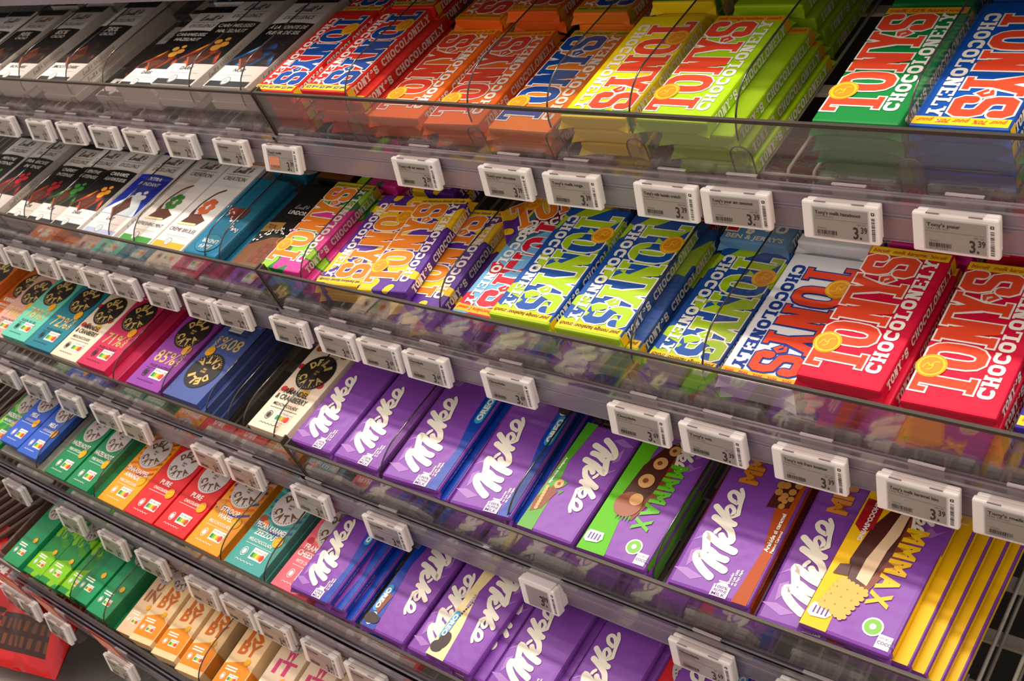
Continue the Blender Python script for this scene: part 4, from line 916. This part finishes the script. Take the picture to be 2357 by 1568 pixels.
DV = {1: [(-1.990, 'far left of top shelf'), (-1.860, 'sixth divider from the red bars'), (-1.708, 'left of the mild carton'), (-1.600, 'right of the mild carton'), (-1.375, 'left of the blue glow carton'), (-1.258, 'between blue glow carton and red bars'), (-1.052, 'right of the red bars'), (-.853, 'between red and blue lettered orange bars'), (-.742, 'left of the front yellow bar'), (-.640, 'between yellow and lime bars'), (-.524, 'across the lime stack'), (-.366, 'between dark green and blue bars')],
      2: [(-1.922, 'left end of second shelf'), (-1.830, 'left of the mint glow carton'), (-1.742, 'left of the caramel carton'), (-1.566, 'right part of the deep blue carton'), (-1.497, 'over the mint leaf carton'), (-1.318, 'over the teal bar'), (-1.285, 'right of the teal bar'), (-1.112, 'right of the camouflage bar'), (-.868, 'right of the purple and yellow bars'), (-.608, 'left of the lower lime and blue bar'), (-.527, 'left of the white bar')],
      3: [(-1.532, 'right of the rose carton'), (-1.402, 'left of the navy carton'), (-1.290, 'at the empty gap, left one'), (-1.240, 'at the empty gap, middle one'), (-1.206, 'at the empty gap, right one'), (-1.140, 'over the cream carton'), (-.938, 'left of the first blue edged bar'), (-.738, 'left of the green nut bar'), (-.550, 'right of the whole hazelnut bar')],
      4: [(-1.728, 'right of the blue cartons'), (-1.546, 'left of the amber carton'), (-1.218, 'between honey and aqua cartons'), (-1.122, 'right of the aqua carton')],
      5: [(-1.580, 'among the green cartons'), (-1.480, 'right of the green cartons'), (-1.232, 'between sand and orange cartons')]}
for lv, L in DV.items():
    for x, wh_ in L: divider(lv, x, h={1: .004, 2: 0., 3: -.010, 4: -.014, 5: -.010}[lv], ln=.33, where=wh_)

# ------------------------------------------------------------------ electronic price tags
CASE = mat('tag_case', (246, 240, 236), .38); SCR = mat('tag_screen', (156, 148, 140), .3, .5); SCR2 = mat('tag_screen_orange', (232, 150, 110), .3); INKD = mat('tag_ink', (44, 40, 40), .5); INKL = mat('tag_ink_light', (118, 110, 106), .5)
TG = {1: (.68, -.6285), 2: (.53, -.7935), 3: (.385, -.949), 4: (.25, -1.086), 5: (.115, -1.186)}
def case_mesh(W, H, T):
    bm = bmesh.new(); add_box(bm, 0, W, 0, T * .55, -H, 0, .0018, 2); add_box(bm, .0015, W - .0015, T * .55, T, -H + .003, -.0005, .0018, 2); return bm_mesh('case', bm, [CASE])
CM = {'w': case_mesh(.071, .0365, .0125), 'n': case_mesh(.050, .036, .021)}
FL_, FR_, FH_ = .0245, .0465, .012
clip_top = box_mesh('clip_plate', (.0125, .0585, -.0002, .0130, .0004, .0012), CLIP)
clip_edge = box_mesh('clip_front_edge', (.0125, .0235, -.0010, -.0002, .0003, .0013), mat('clip_edge_grey', (140, 128, 128), .4))  # grey strips along the front edge of the clip plate
clip_edge2 = box_mesh('clip_front_edge', (.0475, .0585, -.0010, -.0002, .0003, .0013), mat('clip_edge_grey', (140, 128, 128), .4))
clip_up = box_mesh('clip_hook', (.0235, .0545, .0130, .0142, -.004, .0115), CLIP)
clip_lip = box_mesh('clip_hook_rim', (.0235, .0545, .0125, .0155, .0112, .0126), mat('clip_rim', (196, 186, 188), .25))
clip_low = box_mesh('clip_foot', (.020, .074, .012, .026, -.0385, -.0375), CLIP)
def barcode(a, x, y, wd, h, seed, vert=False):
    r = random.Random(seed); t = 0
    while t < 1:
        b = r.uniform(.015, .05)
        if vert: a.rect(x, y + h * t, x + wd, y + h * min(t + b, 1), INKD, 2)
        else: a.rect(x + wd * t, y, x + wd * min(t + b, 1), y + h, INKD, 2)
        t += b + r.uniform(.015, .05)
def tag_face(name, euro, cent, W, H, seed, orange=False, narrow=False):
    a = Ink(); a.frame((0, 0, 0), (1, 0, 0), (0, 0, 1))
    x0, x1, y0, y1 = W * .153, W * .86, -H * .90, -H * .145
    if narrow: x0, x1 = W * .20, W * .80
    a.poly([(x0 - .0012, y0 - .0012), (x1 + .0012, y0 - .0012), (x1 + .0012, y1 + .0012), (x0 - .0012, y1 + .0012)], mat('tag_bezel', (206, 204, 208), .35), 1)
    a.rect(x0, y0, x1, y1, SCR, 2)
    s = Ink(); s.frame((0, 0, 0), (1, 0, 0), (0, 0, 1)); w_ = x1 - x0
    if orange: s.rect(x0 + w_ * .03, y0 + H * .06, x0 + w_ * .45, y0 + H * .50, SCR2, 3)
    if not narrow:
        if name: s.text(name, x0 + w_ * .04, y1 - H * .155, H * .085, INKD, 3, width=min(w_ * .84, w_ * .050 * len(name)), bold=.025)
        s.text('18.83 PER KG', x0 + w_ * .04, y1 - H * .235, H * .050, INKL, 3, width=w_ * .34)
        s.rect(x0 + w_ * .02, y1 - H * .285, x1 - w_ * .01, y1 - H * .278, INKL, 3)
        s.text('180 GR', x1 - w_ * .03, y1 - H * .37, H * .050, INKL, 3, width=w_ * .17, align='r')
        r = random.Random(seed); t = 0
        while t < 1:
            b = r.uniform(.02, .06); s.rect(x0 + w_ * (.07 + .36 * t), y0 + H * .075, x0 + w_ * (.07 + .36 * min(t + b, 1)), y0 + H * .185, INKD, 3); t += b + r.uniform(.02, .05)
        s.text('790054', x0 + w_ * .07, y0 + H * .21, H * .04, INKL, 3, width=w_ * .16); s.text('8717677334', x0 + w_ * .07, y0 + H * .02, H * .04, INKL, 3, width=w_ * .3)
    k = 1.25 if narrow else 1
    ex = x1 - w_ * (.27 if not narrow else .40)
    s.text(euro + '.', ex, y0 + H * (.04 if not narrow else .16), H * .30 * k, INKD, 3, width=w_ * .155 * k * (1 if not narrow else 1.5), bold=.02)
    s.text(cent, x1 - w_ * .015, y0 + H * (.20 if not narrow else .36), H * .155 * k, INKD, 3, width=w_ * .115 * (1 if not narrow else 2), bold=.02, align='r')
    b = Ink(); b.frame((0, 0, 0), (1, 0, 0), (0, 0, 1)); xb = W * .905
    b.rect(xb, -H * .22, xb + .003, -H * .145, INKD, 2); b.rect(xb + .0012, -H * .19, xb + .0022, -H * .16, CASE, 3)
    barcode(b, xb, -H * .88, .0032, H * .60, seed + 9, True)
    return a.build('screen'), s.build('screen_text'), b.build('barcode_label')
NAMES = {1: ['', '', '', '', '', '', '', '', "Tony's melk", "Tony's mlk kar zeezout", "Tony's puur citroenkar", "Tony's melk noga", "Tony's mlk hazeln crunch", "Tony's puur am zeezout", "Tony's melk hazelnoot", "Tony's puur"],
         2: [''] * 15 + ["Tony's wit", "Tony's wit fram knetter", "Tony's melk karamel bisc", "Tony's melk koffie"]}
TX = {1: [-2.096, -1.995, -1.87, -1.771, -1.668, -1.572, -1.462, -1.34, -1.229, -.983, -.845, -.754, -.638, -.562, -.458, -.359],
      2: [-2.022, -1.935, -1.837, -1.753, -1.675, -1.593, -1.495, -1.392, -1.317, -1.192, -1.099, -1.02, -.939, -.814, -.64, -.555, -.455, -.356, -.275],
      3: [-1.959, -1.855, -1.737, -1.627, -1.543, -1.349, -1.266, -1.122, -.982, -.728, -.535, -.419],
      4: [-1.894, -1.706, -1.574, -1.467, -1.334, -1.249, -1.17, -1.071, -.986], 5: [-1.824, -1.780, -1.672, -1.487]}
CNT = ['first', 'second', 'third', 'fourth', 'fifth', 'sixth', 'seventh', 'eighth', 'ninth', 'tenth', 'eleventh', 'twelfth', 'thirteenth', 'fourteenth', 'fifteenth', 'sixteenth', 'seventeenth', 'eighteenth', 'nineteenth']
for lv, xs in TX.items():
    dd, nn = TG[lv]
    for i, x in enumerate(xs):
        nr = (lv == 3 and i == 9); nm = NAMES.get(lv, [''] * 30)[i] if lv < 3 else ''
        W, H = (.050, .036) if nr else (.071, .0365)
        if lv == 5: W = .071 * .93
        euro, cent = ('3', '39') if (lv == 1 and i >= 8) or (lv == 2 and i >= 15) or nr else ('2', '79') if lv == 1 else ('2', '49') if lv == 2 and i < 9 else ('3', '69')
        root = new_obj('price_tag', None); ph = math.radians(-25 if (lv, i) == (1, 8) else -13 - (i * 37 % 5) + (lv > 3) * -2)
        root.matrix_world = M0 @ Matrix.Translation((x, dd, nn)) @ Matrix.Rotation(-ph * -1, 4, 'X') @ Matrix.Rotation(math.radians(((i * 53) % 5 - 2) * .5), 4, 'Z')
        new_obj('case', CM['n' if nr else 'w'], root)
        for me, n_ in zip(tag_face(nm or ('Chocolade' if not nr else ''), euro, cent, W, H, lv * 50 + i, orange=(lv, i) == (1, 8), narrow=nr), ('screen', 'screen_text', 'barcode_label')): new_obj(n_, me, root)
        if nr: new_obj('clip_plate', box_mesh('clip_plate', (.004, .046, -.0002, .020, .0004, .0012), mat('clip_white', (240, 232, 230), .35)), root)
        else:
            for n_, me in (('clip_plate', clip_top), ('clip_front_edge', clip_edge), ('clip_front_edge', clip_edge2), ('clip_hook', clip_up), ('clip_hook_rim', clip_lip), ('clip_foot', clip_low)): new_obj(n_, me, root)
        root['category'] = 'price tag'; root['group'] = 'electronic price tags'
        root['label'] = 'white %selectronic price tag reading %s.%s, %s from left on the %s rail' % ('narrow ' if nr else '', euro, cent, CNT[i], LN[lv])

# --- red translucent talkers behind the lowest tags
talk = clear('talker_red', (240, 90, 60), .02, .82, (206, 40, 18), .2)
for i, x in enumerate((-1.835, -1.772, -1.655, -1.475)):
    bm = bmesh.new(); add_box(bm, 0, .070, 0, .0006, -.060, 0); o = new_obj('shelf_talker', bm_mesh('shelf_talker', bm, [talk]))
    put(o, x - .006, .126, -1.120, 0, 1, 1, pitch=math.radians(-3)); o['category'] = 'shelf talker'; o['group'] = 'red shelf talkers'; o['label'] = 'translucent red strip hanging behind the %s tag of the lowest rail' % CNT[i]
    a = Ink(); a.frame((.006, 0, -.052), (1, 0, 0), (0, 0, 1)); a.rect(0, .006, .058, .040, mat('talker_pale', (236, 150, 120), .5), 1); new_obj('printed_panel', a.build('printed_panel'), o)

# --- red pouches on the floor shelf at lower left
random.seed(11)
def pouch(x, y, z, yaw, w_, h_, lab, tilt=60):
    n = 24; V = []; F = []
    for j in range(n + 1):
        for i in range(n + 1):
            u, v = i / n, j / n; p = .030 * (math.sin(math.pi * u) * math.sin(math.pi * min(1, v * 1.05 + .0))) ** .55 if 0 < u < 1 and 0 < v < .95 else 0
            c = .0035 * math.sin(17 * u + 9 * v + x * 40) * (1 if 0 < u < 1 else 0)
            V.append(((u - .5) * w_, -p + c, v * h_))
    m1 = len(V)
    V += [(a, -b + .002, c) for a, b, c in V]
    MI = []
    for j in range(n):
        for i in range(n):
            a = j * (n + 1) + i; F.append((a, a + 1, a + n + 2, a + n + 1)); F.append((m1 + a, m1 + a + n + 1, m1 + a + n + 2, m1 + a + 1))
            k = (2 if (i % 2 and j % 3) else 1) if (3 + j % 2 < i < 20 and 2 < j < 10) else 3 if (7 < i < 18 and 13 < j < 18 and not (j == 15 and i % 3 == 0)) else 0
            MI += [k, 0]
    red = mat('pouch_red', (206, 18, 26), .22, .6, .5, 30)
    o = new_obj('snack_pouch', mesh_from('snack_pouch', V, F, MI, [red, mat('pouch_brown', (60, 26, 20), .35), mat('wafer_brown', (112, 60, 36), .4), WHITE], True)); o.location = (x, y, z); o.rotation_euler = (math.radians(-tilt), 0, yaw)
    o['category'] = 'pouch'; o['group'] = 'red chocolate pouches'; o['label'] = lab
for px_, py_, pz_, yw, tl, lb in [(-1.745, .735, .43, .35, 42, 'glossy red pouch nearest the floor tiles'), (-1.86, .72, .43, .1, 36, 'glossy red pouch at the lower left corner'), (-1.83, .82, .47, .5, 40, 'glossy red pouch lying behind the others')]:
    pouch(px_, py_, pz_, yw, .17, .21, lb, tl)

# flat grey bottom shelf under the tilted ones
bs_ = new_obj('bottom_shelf', None); bs_.location = (0, .98, .40); bs_['label'] = 'flat light grey metal bottom shelf under the tilted wire shelves'; bs_['category'] = 'shelf'
for k in range(5):
    o = new_obj('shelf_panel', box_mesh('shelf_panel', (-.449, .449, -.28, .36, -.02, 0), mat('shelf_pale_grey', (170, 164, 156), .5), .002), bs_); o.location = (-3.0 + .9 * k, 0, 0)

tr = new_obj('display_tray', None); put(tr, -1.800, .276, -1.030); tr['category'] = 'tray'; tr['label'] = 'low grey clear tray holding the two blue cartons'
for nm, dm in (('tray_base', (-.075, .10, 0, .20, -.003, -.001)), ('tray_wall', (-.075, -.073, 0, .20, -.001, .022)), ('tray_wall', (.098, .10, 0, .20, -.001, .022)), ('tray_lip', (-.075, .10, -.002, 0, -.003, .014))):
    new_obj(nm, box_mesh(nm, dm, mat('tray_grey', (150, 144, 138), .3) if nm == 'tray_base' else CLIP), tr)

bk_ = new_obj('ribbed_basket', None); put(bk_, -2.20, .16, -1.195, math.radians(0)); bk_['category'] = 'basket'; bk_['label'] = 'brown ribbed basket at the left end of the lowest shelf'
br_ = mat('basket_brown', (104, 78, 66), .5); new_obj('basket_floor', box_mesh('basket_floor', (-.16, .36, 0, .34, 0, .004), mat('basket_dark', (48, 34, 30), .6)), bk_)
for k in range(17):
    o = new_obj('rib', box_mesh('rib', (-.004, .004, -.15, .24, .004, .016), br_, .002), bk_); o.location = (-.13 + .028 * k, .12, 0); o.rotation_euler = (0, 0, math.radians(-24))
for dm in ((-.16, -.155, 0, .34, 0, .045), (.355, .36, 0, .34, 0, .045), (-.16, .36, -.004, 0, 0, .03)): new_obj('basket_side', box_mesh('basket_side', dm, br_, .001), bk_)
